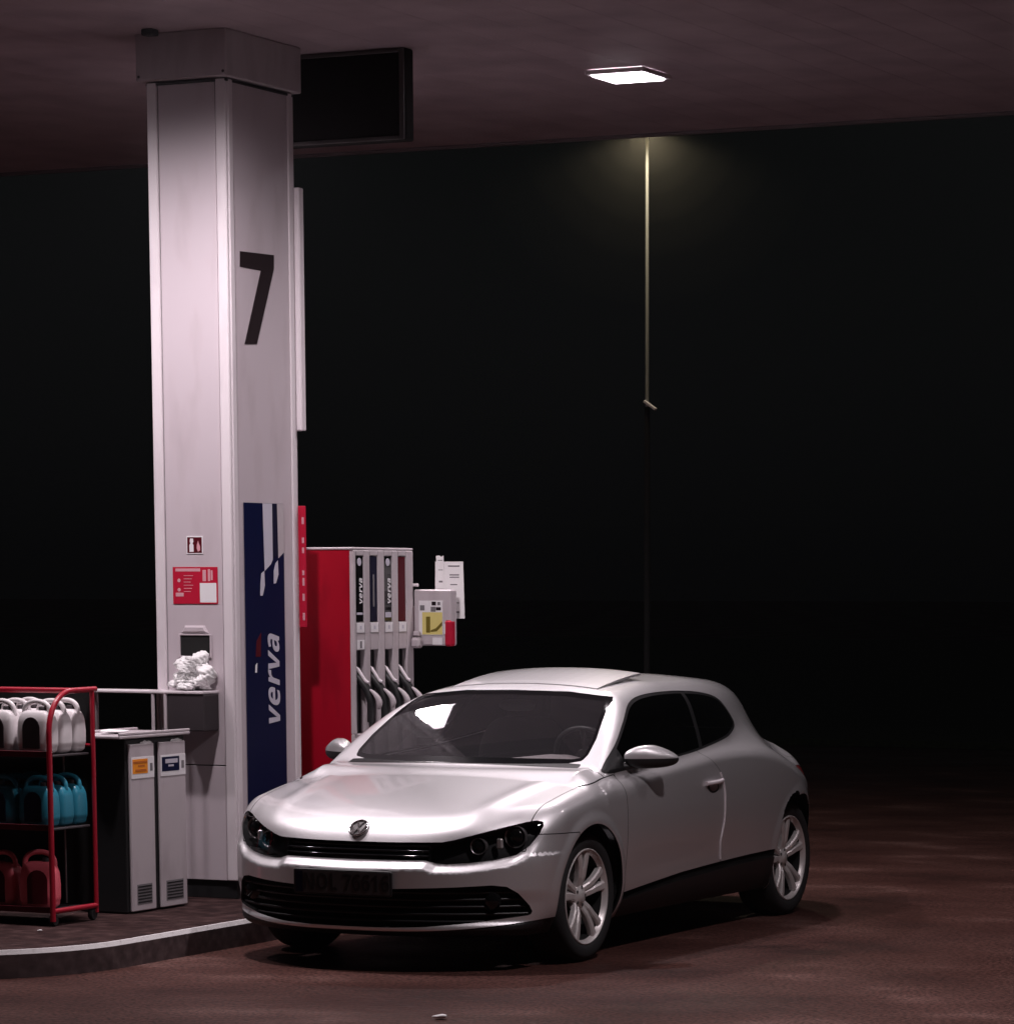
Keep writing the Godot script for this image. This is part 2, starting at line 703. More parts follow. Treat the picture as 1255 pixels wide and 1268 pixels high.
	gr.albedo_texture = noise_tex(59, 0.05, 256, [[0.0, lin(0.015, 0.025, 0.010)], [1.0, lin(0.05, 0.075, 0.03)]], 4)
	tri_tex(gr, 0.6)


func build_ground() -> void:
	var g := Mb.new()
	var s := 260.0
	g.quad(Vector3(-s, 0, -s), Vector3(s, 0, -s), Vector3(s, 0, s), Vector3(-s, 0, s), Vector3.UP)
	struct("ground", g, mats.asphalt)
	var v := Mb.new()
	v.box(Vector3(0, 0.03, -50.5), Vector3(220, 0.10, 60), 0.03)
	struct("grass_verge", v, mats.grass)
	# fuel island: straight sides, round nose
	var out := PackedVector2Array()
	var inn := PackedVector2Array()
	var c := Vector2(-1.95, 1.2)
	for r: float in [0.90, 0.880]:
		var o := out if r == 0.90 else inn
		var x := 1.95 - (0.90 - r)
		o.append(Vector2(-1.95 + r, -6.6))
		for k in 33:
			var a := PI * k / 32.0
			o.append(c + Vector2(cos(a), sin(a)) * r)
		o.append(Vector2(-1.95 - r, -6.6))
	var isl := Mb.new()
	var tr := Transform3D(Basis(Vector3.RIGHT, Vector3.BACK, Vector3.DOWN), Vector3(0, 0, 0)) # x, z plane; extrudes down
	tr.basis = Basis(Vector3(1, 0, 0), Vector3(0, 0, 1), Vector3(0, 1, 0))
	isl.prism(inn, tr, 0.13)
	struct("island_pavement", isl, mats.pavement)
	var kb := Mb.new()
	var ke := Mb.new()
	for i in out.size() - 1:
		var a := out[i]; var b := out[i + 1]
		var a2 := inn[i]; var b2 := inn[i + 1]
		var o := Vector3((a + b).x * 0.5 + 1.95, 0, maxf((a + b).y * 0.5 - 1.2, 0.0))
		kb.quad(Vector3(a.x, -0.01, a.y), Vector3(b.x, -0.01, b.y), Vector3(b.x, 0.112, b.y), Vector3(a.x, 0.112, a.y), o)
		# painted nosing: chamfer and top strip
		var am := a.lerp(a2, 0.45); var bm := b.lerp(b2, 0.45)
		ke.quad(Vector3(a.x, 0.112, a.y), Vector3(b.x, 0.112, b.y), Vector3(bm.x, 0.134, bm.y), Vector3(am.x, 0.134, am.y), o + Vector3.UP)
		ke.quad(Vector3(am.x, 0.134, am.y), Vector3(bm.x, 0.134, bm.y), Vector3(b2.x, 0.134, b2.y), Vector3(a2.x, 0.134, a2.y), Vector3.UP)
		ke.quad(Vector3(a2.x, 0.134, a2.y), Vector3(b2.x, 0.134, b2.y), Vector3(b2.x, 0.12, b2.y), Vector3(a2.x, 0.12, a2.y), -o)
	struct("island_kerb", kb, mats.kerb_stone)
	struct("island_kerb_nosing", ke, mats.kerb_white)


func build_canopy() -> void:
	var t := thing("canopy", "wide flat filling station canopy overhead with square ceiling lamps", "canopy", Vector3(-1.95, 4.72, 0))
	var x0 := -9.6
	var x1 := 9.6
	var w := 0.3
	var n := int((x1 - x0) / w)
	var strip := Mb.new()
	# one lamella of the ceiling, hung by its edges: a shallow tray that runs along z
	var zc := 0.7
	var ln := 12.6
	strip.box(Vector3(0, 0.011, zc), Vector3(w - 0.0016, 0.022, ln), 0.0006)
	var sm := strip.commit(mats.ceiling)
	for i in n:
		var o := MeshInstance3D.new()
		o.name = "ceiling_panel"
		o.mesh = sm
		o.position = Vector3(1.95 + x0 + w * (i + 0.5), 0, 0)
		t.add_child(o, true)
	var slab := Mb.new()
	slab.box(Vector3(1.95, 0.22, zc), Vector3(x1 - x0 - 0.02, 0.38, ln - 0.02), 0.01)
	obj("roof_deck", slab, mats.void_black, t)
	for s: float in [-1.0, 1.0]:
		var f := Mb.new()
		f.box(Vector3(1.95, 0.34, zc + s * (ln * 0.5 + 0.03)), Vector3(x1 - x0 + 0.12, 0.72, 0.06), 0.01)
		obj("fascia", f, mats.fascia, t)
		f = Mb.new()
		f.box(Vector3(1.95 + s * ((x1 - x0) * 0.5 + 0.03), 0.34, zc), Vector3(0.06, 0.72, ln - 0.004), 0.01)
		obj("fascia", f, mats.fascia, t)
	# a small fitting under the ceiling beside the column head
	var k := Mb.new()
	k.box(Vector3(-0.10, -0.018, -0.70), Vector3(0.07, 0.034, 0.07), 0.006)
	obj("ceiling_sensor", k, mats.black_plastic, t)
	# dark box hung from the ceiling behind the column
	var b := thing("overhead_box", "large black box hung under the canopy ceiling behind the column head", "display box", Vector3(-1.655, 4.72, -1.84))
	var bb := Mb.new()
	bb.box(Vector3(0, -0.247, 0), Vector3(1.05, 0.49, 0.10), 0.008)
	obj("casing", bb, mats.void_black, b)
	var fr := Mb.new()
	for s: float in [-1.0, 1.0]:
		fr.box(Vector3(s * 0.508, -0.247, 0.056), Vector3(0.03, 0.486, 0.012), 0.003)
		fr.box(Vector3(0, -0.247 + s * 0.232, 0.056), Vector3(0.985, 0.022, 0.012), 0.003)
	obj("frame", fr, mats.alloy_dark, b)
	var sc := Mb.new()
	sc.box(Vector3(0, -0.247, 0.054), Vector3(0.98, 0.44, 0.006), 0.002)
	obj("screen", sc, mats.void_black, b)


func build_lamps() -> void:
	var body := Mb.new()
	var y := -0.008
	for s: float in [-1.0, 1.0]:
		body.box(Vector3(s * 0.176, y - 0.008, 0), Vector3(0.022, 0.026, 0.374), 0.004)
		body.box(Vector3(0, y - 0.008, s * 0.176), Vector3(0.330, 0.026, 0.022), 0.004)
	var bm := body.commit(mats.white_trim)
	var pn := Mb.new()
	pn.box(Vector3(0, y - 0.016, 0), Vector3(0.318, 0.026, 0.318), 0.006)
	var pm := pn.commit(mats.lamp_glow)
	var spots := [
		[-0.43, -3.14, "square ceiling lamp glowing white above the roof of the car", 9.0],
		[-0.95, 0.80, "square ceiling lamp over the bonnet of the car, just above the picture", 14.5],
		[-2.70, -2.50, "square ceiling lamp above the fuel pump, hidden by the head of the column", 11.0],
		[-3.40, 0.75, "square ceiling lamp above the red canister rack, outside the picture", 7.5],
		[3.60, 1.4, "square ceiling lamp over the empty lane on the right, outside the picture", 13.0],
		[3.60, -3.14, "square ceiling lamp over the empty lane behind on the right, outside the picture", 2.0],
	]
	for s: Array in spots:
		var t := thing("ceiling_lamp", s[2], "lamp", Vector3(s[0], 4.72, s[1]), "square lamps in the canopy ceiling")
		for q: Array in [["frame", bm], ["diffuser", pm]]:
			var o := MeshInstance3D.new()
			o.name = q[0]
			o.mesh = q[1]
			t.add_child(o, true)
		var l := SpotLight3D.new()
		l.name = "light"
		l.position = Vector3(0, -0.060, 0)
		l.rotation.x = -PI / 2
		l.spot_angle = 75.0 if s[0] in [-0.43, 3.60] else 82.0
		l.spot_angle_attenuation = 0.8 if s[0] in [-0.43, 3.60] else 0.6
		l.spot_range = 30.0
		l.spot_attenuation = 2.0
		l.light_energy = s[3]
		l.light_color = LAMP_COLOR
		l.light_size = 0.14
		l.shadow_enabled = true
		t.add_child(l)


func build_column() -> void:
	var t := thing("column", "white clad square column with a large number 7 carrying the canopy", "column", Vector3(-1.935, 0.13, -1.2))
	var w := 0.49
	var d := 0.68
	var hx := w * 0.5
	var hz := d * 0.5
	var y0 := 0.10
	var y1 := 4.34
	var core := Mb.new()
	core.box(Vector3(0, (y0 + y1) * 0.5, 0), Vector3(w - 0.016, y1 - y0, d - 0.016), 0.003)
	obj("cladding_core", core, mats.black_plastic, t)
	# panels between corner trims
	for s: float in [1.0, -1.0]:
		var p := Mb.new()
		for seg: Array in [[y0, 0.72], [0.726, y1]]:
			p.box(Vector3(0, (seg[0] + seg[1]) * 0.5, s * (hz - 0.006)), Vector3(w - 0.136, seg[1] - seg[0], 0.010), 0.002)
		obj("panel", p, mats.white_panel, t)
		p = Mb.new()
		p.box(Vector3(s * (hx - 0.006), (y0 + y1) * 0.5, 0), Vector3(0.010, y1 - y0, d - 0.088), 0.002)
		obj("panel", p, mats.white_panel, t)
		for q: float in [1.0, -1.0]:
			var c := Mb.new()
			c.box(Vector3(s * (hx - 0.031), (y0 + y1) * 0.5, q * (hz - 0.004)), Vector3(0.062, y1 - y0, 0.022), 0.005)
			c.box(Vector3(s * (hx - 0.002), (y0 + y1) * 0.5, q * (hz - 0.0375)), Vector3(0.016, y1 - y0, 0.045), 0.005)
			obj("corner_trim", c, mats.white_trim, t)
	var pl := Mb.new()
	pl.box(Vector3(0, y0 * 0.5, 0), Vector3(w - 0.03, y0, d - 0.03), 0.003)
	obj("plinth", pl, mats.black_plastic, t)
	var cap := Mb.new()
	cap.box(Vector3(-0.005, y1 + 0.128, 0), Vector3(0.565, 0.244, 0.765), 0.006)
	obj("head", cap, mats.grey_panel, t)
	var lip := Mb.new()
	lip.box(Vector3(0, y1 - 0.008, 0), Vector3(w + 0.01, 0.014, d + 0.01), 0.003)
	obj("head_joint", lip, mats.black_plastic, t)
	for s: float in [-1.0, 1.0]:
		var sc := Mb.new()
		sc.lathe([Vector2(0, 0.005), Vector2(0.006, 0.004), Vector2(0.008, 0)], Transform3D(Basis(Vector3.RIGHT, PI / 2), Vector3(-0.005 + s * 0.262, y1 + 0.03, 0.3825)), 10)
		obj("screw", sc, mats.alloy_dark, t)
	# the painted 7 on the face towards the lane
	var q := PackedVector2Array()
	for p: Vector2 in [Vector2(-0.978, 3.587), Vector2(-1.323, 3.595), Vector2(-1.320, 3.52), Vector2(-1.135, 3.11), Vector2(-1.012, 3.102), Vector2(-1.188, 3.502), Vector2(-0.975, 3.506)]:
		q.append(Vector2(-(p.x + 1.2), p.y - 0.13))
	var sv := Mb.new()
	sv.prism(q, face(Vector3(hx - 0.0005, 0, 0), Vector3(0, 0, -1), Vector3.UP), 0.002)
	obj("number", sv, mats.dark_print, t)
	# slim white housing on the back corner
	var st := Mb.new()
	st.box(Vector3(hx - 0.02, 3.19, -hz - 0.03), Vector3(0.10, 1.31, 0.05), 0.006)
	obj("cable_housing", st, mats.white_trim, t)


func build_street_lamp() -> void:
	var t := thing("street_lamp", "thin street lamp pole behind the canopy, its lit head hidden by the edge", "street lamp", Vector3(-3.06, 0.0, -9.0))
	var p := Mb.new()
	p.tube(PackedVector3Array([Vector3(0, 3.14, 0), Vector3(0, 4.2, 0), Vector3(0, 5.26, 0)]), 0.0145, 14, true, 0.012)
	obj("upper_pole", p, mats.galvanised, t)
	p = Mb.new()
	p.tube(PackedVector3Array([Vector3(0, 0, 0), Vector3(0, 2.6, 0), Vector3(0, 3.16, 0)]), 0.026, 14, true, 0.021)
	obj("lower_pole", p, mats.void_black, t)  # coloured black for the length the lamp leaves unlit
	var b := Mb.new()
	b.lathe([Vector2(0.09, 0), Vector2(0.09, 0.012), Vector2(0.05, 0.02), Vector2(0.046, 0.25), Vector2(0, 0.25)], Transform3D(Basis(), Vector3(0, 0, 0)), 16)
	obj("base", b, mats.galvanised, t)
	var h := Mb.new()
	h.box(Vector3(0.155, 5.27, 0.325), Vector3(0.18, 0.07, 0.50), 0.025, Basis(Vector3.UP, 0.445))
	h.tube(PackedVector3Array([Vector3(0, 5.24, 0), Vector3(0.06, 5.27, 0.125)]), 0.015, 10)
	obj("lamp_head", h, mats.galvanised, t)
	var g := Mb.new()
	g.box(Vector3(0.185, 5.228, 0.39), Vector3(0.13, 0.018, 0.30), 0.006, Basis(Vector3.UP, 0.445))
	obj("lamp_lens", g, mats.sodium_glow, t)
	var k := Mb.new()
	k.box(Vector3(0.035, 3.17, 0.02), Vector3(0.12, 0.022, 0.03), 0.004, Basis(Vector3.BACK, -0.6))
	obj("bracket", k, mats.white_trim, t)
	var l := SpotLight3D.new()
	l.name = "light"
	l.position = Vector3(0.19, 5.19, 0.40)
	l.rotation.x = -PI / 2
	l.spot_angle = 80.0
	l.spot_angle_attenuation = 0.35
	l.spot_range = 40.0
	l.spot_attenuation = 2.0
	l.light_energy = 1.5
	l.light_color = Color(1.0, 0.94, 0.82)
	l.light_size = 0.07
	l.shadow_enabled = true
	t.add_child(l)
	# mist balls added round the head to make the lamp's glow
	for q: Array in [[0.7, 0.008], [1.0, 0.006], [1.4, 0.005], [1.9, 0.0035], [2.6, 0.002]]:
		var fog := FogVolume.new()
		fog.name = numbered("added_glow_mist")
		fog.shape = RenderingServer.FOG_VOLUME_SHAPE_ELLIPSOID
		fog.size = Vector3(q[0], q[0], q[0])
		fog.position = Vector3(-2.87, 5.19, -8.6)
		var fm := FogMaterial.new()
		fm.resource_name = "mist"
		fm.density = q[1]
		fm.albedo = Color(1.0, 0.98, 0.92)
		fog.material = fm
		add_child(fog)
		tag(fog, "faint mist added for the glow round the hidden head of the street lamp", "mist", "added mist round the street lamp", "stuff")


# ------------------------------------------------------------------ the car
# One smooth body is described by tables, meshed as surface nets, and then cut into panels, panes and openings.
var T_W: PackedFloat32Array      # half width over z
var T_BON: PackedFloat32Array    # bonnet centre line over z
var T_BELT: PackedFloat32Array   # belt height over z
var T_XG: PackedFloat32Array     # half width of the cabin at the belt over z
var T_ROOF: PackedFloat32Array   # roof centre line over z
var T_SEC: PackedFloat32Array    # how far the side leans in over y
var T_NOSE: PackedFloat32Array   # how far the nose lies back over y
var T_LOW: PackedFloat32Array    # lower edge of lamps and grille over x
var T_LOWC: PackedFloat32Array


func table(pts: Array, lo: float, hi: float) -> PackedFloat32Array:
	var r := PackedFloat32Array()
	var m := pts.size()
	for i in 513:
		var x := lerpf(lo, hi, i / 512.0)
		var k := 0
		while k < m - 2 and x > (pts[k + 1] as Vector2).x:
			k += 1
		var a: Vector2 = pts[k]; var b: Vector2 = pts[k + 1]
		if x <= a.x:
			r.append(a.y)
			continue
		if x >= b.x:
			r.append(b.y)
			continue
		var h := b.x - a.x
		var s := (b.y - a.y) / h
		var s0 := s
		var s1 := s
		if k > 0:
			s0 = (a.y - pts[k - 1].y) / (a.x - pts[k - 1].x)
		if k < m - 2:
			s1 = (pts[k + 2].y - b.y) / (pts[k + 2].x - b.x)
		var ma := (s + s0) * 0.5
		var mb := (s + s1) * 0.5
		if s * s0 <= 0.0: ma = 0.0
		if s * s1 <= 0.0: mb = 0.0
		ma = clampf(ma, -3.0 * absf(s), 3.0 * absf(s))
		mb = clampf(mb, -3.0 * absf(s), 3.0 * absf(s))
		var u := (x - a.x) / h
		var u2 := u * u
		var u3 := u2 * u
		r.append((2 * u3 - 3 * u2 + 1) * a.y + (u3 - 2 * u2 + u) * h * ma + (-2 * u3 + 3 * u2) * b.y + (u3 - u2) * h * mb)
	return r


func car_tables() -> void:
	T_W = table([Vector2(-3.386, 0.50), Vector2(-3.2, 0.64), Vector2(-3.0, 0.755), Vector2(-2.8, 0.842), Vector2(-2.6, 0.893), Vector2(-2.4, 0.905), Vector2(-2.1, 0.900), Vector2(-1.55, 0.884), Vector2(-1.0, 0.880), Vector2(-0.4, 0.884), Vector2(0.0, 0.893), Vector2(0.3, 0.888), Vector2(0.6, 0.872), Vector2(0.9, 0.84)], -3.5, 1.0)
	T_BON = table([Vector2(-0.5, 0.94), Vector2(-0.3, 0.925), Vector2(0.0, 0.887), Vector2(0.3, 0.832), Vector2(0.5, 0.785), Vector2(0.62, 0.747), Vector2(0.70, 0.712), Vector2(0.76, 0.678), Vector2(0.80, 0.645), Vector2(0.85, 0.58), Vector2(0.9, 0.50)], -3.5, 1.0)
	T_BELT = table([Vector2(-3.386, 0.70), Vector2(-3.2, 0.735), Vector2(-2.9, 0.775), Vector2(-2.7, 0.830), Vector2(-2.5, 0.895), Vector2(-2.3, 0.948), Vector2(-1.95, 0.965), Vector2(-1.55, 0.957), Vector2(-1.25, 0.938), Vector2(-0.85, 0.915), Vector2(-0.6, 0.897), Vector2(-0.3, 0.880), Vector2(0.0, 0.868)], -3.5, 1.0)
	T_XG = table([Vector2(-3.4, 0.20), Vector2(-3.1, 0.38), Vector2(-2.8, 0.545), Vector2(-2.5, 0.660), Vector2(-2.2, 0.740), Vector2(-1.9, 0.782), Vector2(-1.5, 0.798), Vector2(-1.0, 0.800), Vector2(-0.6, 0.797), Vector2(-0.2, 0.790)], -3.5, 1.0)
	T_ROOF = table([Vector2(-3.3, 1.19), Vector2(-3.1, 1.235), Vector2(-2.8, 1.285), Vector2(-2.3, 1.333), Vector2(-1.9, 1.350), Vector2(-1.5, 1.350), Vector2(-1.1, 1.328), Vector2(-0.85, 1.296), Vector2(-0.6, 1.250)], -3.5, 1.0)
	T_SEC = table([Vector2(0.10, 0.16), Vector2(0.18, 0.085), Vector2(0.25, 0.045), Vector2(0.33, 0.022), Vector2(0.42, 0.012), Vector2(0.55, 0.002), Vector2(0.66, 0.0), Vector2(0.76, 0.005), Vector2(0.85, 0.016), Vector2(0.95, 0.040), Vector2(1.1, 0.09)], 0.0, 1.5)
	T_NOSE = table([Vector2(0.10, 0.13), Vector2(0.165, 0.060), Vector2(0.185, 0.028), Vector2(0.205, 0.003), Vector2(0.222, 0.002), Vector2(0.25, 0.018), Vector2(0.33, 0.016), Vector2(0.40, 0.0), Vector2(0.475, 0.0), Vector2(0.55, 0.005), Vector2(0.62, 0.024), Vector2(0.68, 0.040), Vector2(0.74, 0.075), Vector2(0.82, 0.14), Vector2(1.0, 0.30)], 0.0, 1.5)
	T_LOW = table([Vector2(0.0, 0.530), Vector2(0.375, 0.534), Vector2(0.43, 0.517), Vector2(0.50, 0.516), Vector2(0.66, 0.533), Vector2(0.745, 0.556), Vector2(0.795, 0.598), Vector2(0.828, 0.655), Vector2(0.845, 0.72), Vector2(0.86, 0.80), Vector2(0.90, 1.1)], 0.0, 1.0)
	T_LOWC = PackedFloat32Array()
	for i in 513:
		var s := (T_LOW[mini(i + 1, 512)] - T_LOW[maxi(i - 1, 0)]) * 256.0
		T_LOWC.append(1.0 / sqrt(1.0 + s * s))


static func lk(t: PackedFloat32Array, u: float) -> float:
	if u <= 0.0:
		return t[0]
	if u >= 512.0:
		return t[512]
	var i := int(u)
	return t[i] + (t[i + 1] - t[i]) * (u - i)


static func smax(a: float, b: float, k: float) -> float:
	var h := k - absf(a - b)
	if h <= 0.0:
		return maxf(a, b)
	return maxf(a, b) + h * h / (4.0 * k)


# negative inside the body
func body(px: float, y: float, z: float) -> float:
	var x := absf(px)
	var uz := (z + 3.5) * 113.7778
	var uy := y * 341.3333
	# --- lower body
	var side := x - lk(T_W, uz) + lk(T_SEC, uy)
	# wheel arch flares
	var ry := y - 0.325
	var rz := z - 0.03
	var r := sqrt(rz * rz + ry * ry)
	var fl := absf(r - 0.362)
	if fl < 0.06:
		side -= 0.013 * (1.0 - fl / 0.06) * (1.0 - fl / 0.06) * (1.0 + 2.0 * fl / 0.06)
	rz = z + 2.578
	r = sqrt(rz * rz + ry * ry)
	fl = absf(r - 0.362)
	if fl < 0.06:
		side -= 0.010 * (1.0 - fl / 0.06) * (1.0 - fl / 0.06) * (1.0 + 2.0 * fl / 0.06)
	# scooped flank of the door above the sill
	if z < -0.1 and z > -2.3 and y < 0.8:
		var a := (y - 0.42) / 0.14
		var b := (z + 1.2) / 0.75
		side += 0.013 * exp(-a * a - b * b * b * b)
	var top: float
	if z > -0.15:
		top = y - (lk(T_BON, uz) - (0.046 - 0.012 * z) * pow(x * 1.22, 2.3))
	var tb := 0.0
	if z < 0.0:
		tb = y - (lk(T_BELT, uz) + minf((0.80 - x) * 0.55, 0.045 + 0.14 * clampf((-2.1 - z) / 0.5, 0.0, 1.0)))
		if z > -0.15:
			top = lerpf(tb, top, smoothstep(-0.15, 0.0, z))
		else:
			top = tb
			if z > -0.6:
				var tc := y - (lk(T_BON, uz) - 0.048 * pow(x * 1.22, 2.3))
				top = lerpf(tb, minf(tc, tb), smoothstep(-0.45, -0.15, z))
	else:
		# raised crease lines of the bonnet
		var xr := 0.60 - 0.10 * z
		var c := (x - xr) / 0.055
		if c * c < 9.0 and z < 0.75:
			top -= 0.011 * exp(-c * c) * (1.0 if z < 0.45 else (0.75 - z) / 0.3)
	var f := smax(side, top, 0.085 if z > -0.3 else 0.032 + 0.05 * clampf((-2.0 - z) / 0.5, 0.0, 1.0) if z < -0.6 else 0.032 + 0.053 * (z + 0.6) / 0.3)
	if z > 0.1:
		var nose := z - 0.872 + 0.57 * pow(x, 2.6) + lk(T_NOSE, uy)
		if y > 0.38:
			# the ledge that runs under and round the lamps and the grille
			var ux := x * 512.0
			var t := clampf((lk(T_LOW, ux) - y) * lk(T_LOWC, ux) / 0.042, 0.0, 1.0)
			nose += 0.040 * (1.0 - t * t * (3.0 - 2.0 * t)) * (1.0 - smoothstep(0.72, 0.88, x))
		f = smax(f, nose * 0.93, 0.07 if y < 0.56 else 0.10)
	elif z < -2.6:
		var q := clampf((y - 0.62) / 0.33, 0.0, 1.0)
		var back := -3.386 + 0.30 * pow(x, 3.0) + 0.10 * q * q + 0.12 * clampf((0.34 - y) / 0.2, 0.0, 1.0) - z
		f = smax(f, back, 0.10)
	f = smax(f, 0.165 - y, 0.03)
	# --- cabin
	if y > 0.70 and z < 0.0:
		var dy := maxf(y - 0.95, -0.03)
		var gs := (x - lk(T_XG, uz) + 0.45 * dy + 0.36 * dy * absf(dy)) * 0.88
		var gr := y - lk(T_ROOF, uz) + 0.17 * pow(x, 2.2)
		var g := smax(gs, gr, 0.10)
		var ws := (z + 0.262 + 1.67 * (y - 0.925) + 0.07 * x * x - 0.10 * maxf(0.0, (y - 0.925) * (1.30 - y))) * 0.514
		g = smax(g, ws, 0.055)
		if z < -2.4:
			var rg := (-3.10 - (1.23 - y) * 0.95 + 0.55 * x * x - z) * 0.72
			g = smax(g, rg, 0.08)
		var k := 0.018 + 0.10 * clampf((-1.9 - z) / 0.6, 0.0, 1.0)
		f = -smax(-f, -g, k)
	return f


func grad(p: Vector3, f0: float) -> Vector3:
	var e := 0.002
	return Vector3(body(p.x + e, p.y, p.z) - f0, body(p.x, p.y + e, p.z) - f0, body(p.x, p.y, p.z + e) - f0) / e


func grad2(p: Vector3) -> Vector3:
	var e := 0.003
	return Vector3(body(p.x + e, p.y, p.z) - body(p.x - e, p.y, p.z), body(p.x, p.y + e, p.z) - body(p.x, p.y - e, p.z), body(p.x, p.y, p.z + e) - body(p.x, p.y, p.z - e)).normalized()


# first point of the body met from o towards d
func meet(o: Vector3, d: Vector3, far := 2.0) -> Vector3:
	var t := 0.0
	d = d.normalized()
	while t < far and body(o.x + d.x * t, o.y + d.y * t, o.z + d.z * t) > 0.0:
		t += 0.01
	var a := t - 0.01
	var b := t
	for i in 14:
		var c := (a + b) * 0.5
		if body(o.x + d.x * c, o.y + d.y * c, o.z + d.z * c) > 0.0:
			a = c
		else:
			b = c
	return o + d * b


func body_mesh() -> Mb:
	var h := 0.0135
	var nx := 70
	var ny := 91
	var nz := 318
	var org := Vector3(-h * 1.5, 0.15, -3.405)
	var val := PackedFloat32Array()
	val.resize(nx * ny * nz)
	val.fill(9.0)
	var C := 7
	for kz in range(0, nz - 1, C):
		for ky in range(0, ny - 1, C):
			for kx in range(0, nx - 1, C):
				var c := org + Vector3(kx + 3.5, ky + 3.5, kz + 3.5) * h
				if absf(body(c.x, c.y, c.z)) > 0.17:
					continue
				for iz in range(kz, mini(kz + C + 1, nz)):
					for iy in range(ky, mini(ky + C + 1, ny)):
						for ix in range(kx, mini(kx + C + 1, nx)):
							var id := (iz * ny + iy) * nx + ix
							if val[id] == 9.0:
								val[id] = body(org.x + ix * h, org.y + iy * h, org.z + iz * h)
	var mb := Mb.new()
	var vid := {}
	var sy := nx
	var sz := nx * ny
	var co := [0, 1, sy, sy + 1, sz, sz + 1, sz + sy, sz + sy + 1]
	var ed := [[0, 1], [2, 3], [4, 5], [6, 7], [0, 2], [1, 3], [4, 6], [5, 7], [0, 4], [1, 5], [2, 6], [3, 7]]
	var pos: Array[Vector3] = []
	for i in 8:
		pos.append(Vector3(i & 1, (i >> 1) & 1, (i >> 2) & 1))
	for iz in nz - 1:
		for iy in ny - 1:
			var row := (iz * ny + iy) * nx
			for ix in nx - 1:
				var id := row + ix
				var v0 := val[id]
				if v0 == 9.0 or absf(v0) > 0.08:
					continue
				var mask := 0
				var bad := false
				for q in 8:
					var vv := val[id + co[q]]
					if vv == 9.0:
						bad = true
						break
					if vv < 0.0:
						mask |= 1 << q
				if bad or mask == 0 or mask == 255:
					continue
				var s := Vector3()
				var c := 0
				for e: Array in ed:
					var a: int = e[0]
					var b: int = e[1]
					if ((mask >> a) & 1) != ((mask >> b) & 1):
						var va := val[id + co[a]]
						var vb := val[id + co[b]]
						s += pos[a].lerp(pos[b], va / (va - vb))
						c += 1
				var p := org + (Vector3(ix, iy, iz) + s / c) * h
				vid[id] = mb.v.size()
				mb.v.append(p)
	var cnt := mb.v.size()
	mb.n.resize(cnt)
	for i in cnt:
		var p := mb.v[i]
		for it in 2:
			var f := body(p.x, p.y, p.z)
			if absf(f) < 0.0002:
				break
			var g := grad(p, f)
			var st := g * (f / maxf(g.length_squared(), 0.2))
			p -= st.limit_length(h * 0.6)
		mb.v[i] = p
		mb.n[i] = grad2(p)
	for id: int in vid:
		var ins := val[id] < 0.0
		# edges that start at this grid corner: the four cells round each
		for ax in 3:
			var step: int = [1, sy, sz][ax]
			if id + step >= val.size() or val[id + step] == 9.0 or (val[id + step] < 0.0) == ins:
				continue
			var s1: int = [sy, sz, 1][ax]
			var s2: int = [sz, 1, sy][ax]
			var a = vid.get(id); var b = vid.get(id - s1); var c = vid.get(id - s1 - s2); var d = vid.get(id - s2)
			if a == null or b == null or c == null or d == null:
				continue
			mb.t.append(a); mb.t.append(b); mb.t.append(c)
			mb.t.append(a); mb.t.append(c); mb.t.append(d)
	return cut(mb, field(mb, func(p: Vector3) -> float: return p.x))[1]


func lt(pts: Array, x: float) -> float: # straight-line table
	var m := pts.size()
	var up: bool = pts[m - 1].x > pts[0].x
	for k in m - 1:
		var a: Vector2 = pts[k]; var b: Vector2 = pts[k + 1]
		if (up and x <= b.x) or (not up and x >= b.x) or k == m - 2:
			return a.y + (b.y - a.y) * clampf((x - a.x) / (b.x - a.x), 0.0, 1.0)
	return pts[m - 1].y


func split(m: Mb, d: PackedFloat32Array, gap := 0.0022) -> Array:
	if gap > 0.0:
		var e := d.duplicate()
		var g := d.duplicate()
		for i in d.size():
			e[i] = d[i] + gap
			g[i] = d[i] - gap
		return [cut(m, e)[0], cut(m, g)[1]]
	return cut(m, d)


func pair(called: String, mb: Mb, m: Material, t: Node3D) -> Array:
	return [obj(called, mb, m, t), obj(called, mb.mirrored(), m, t)]


func whole(mb: Mb) -> Mb:
	return Mb.new().join(mb).join(mb, true)


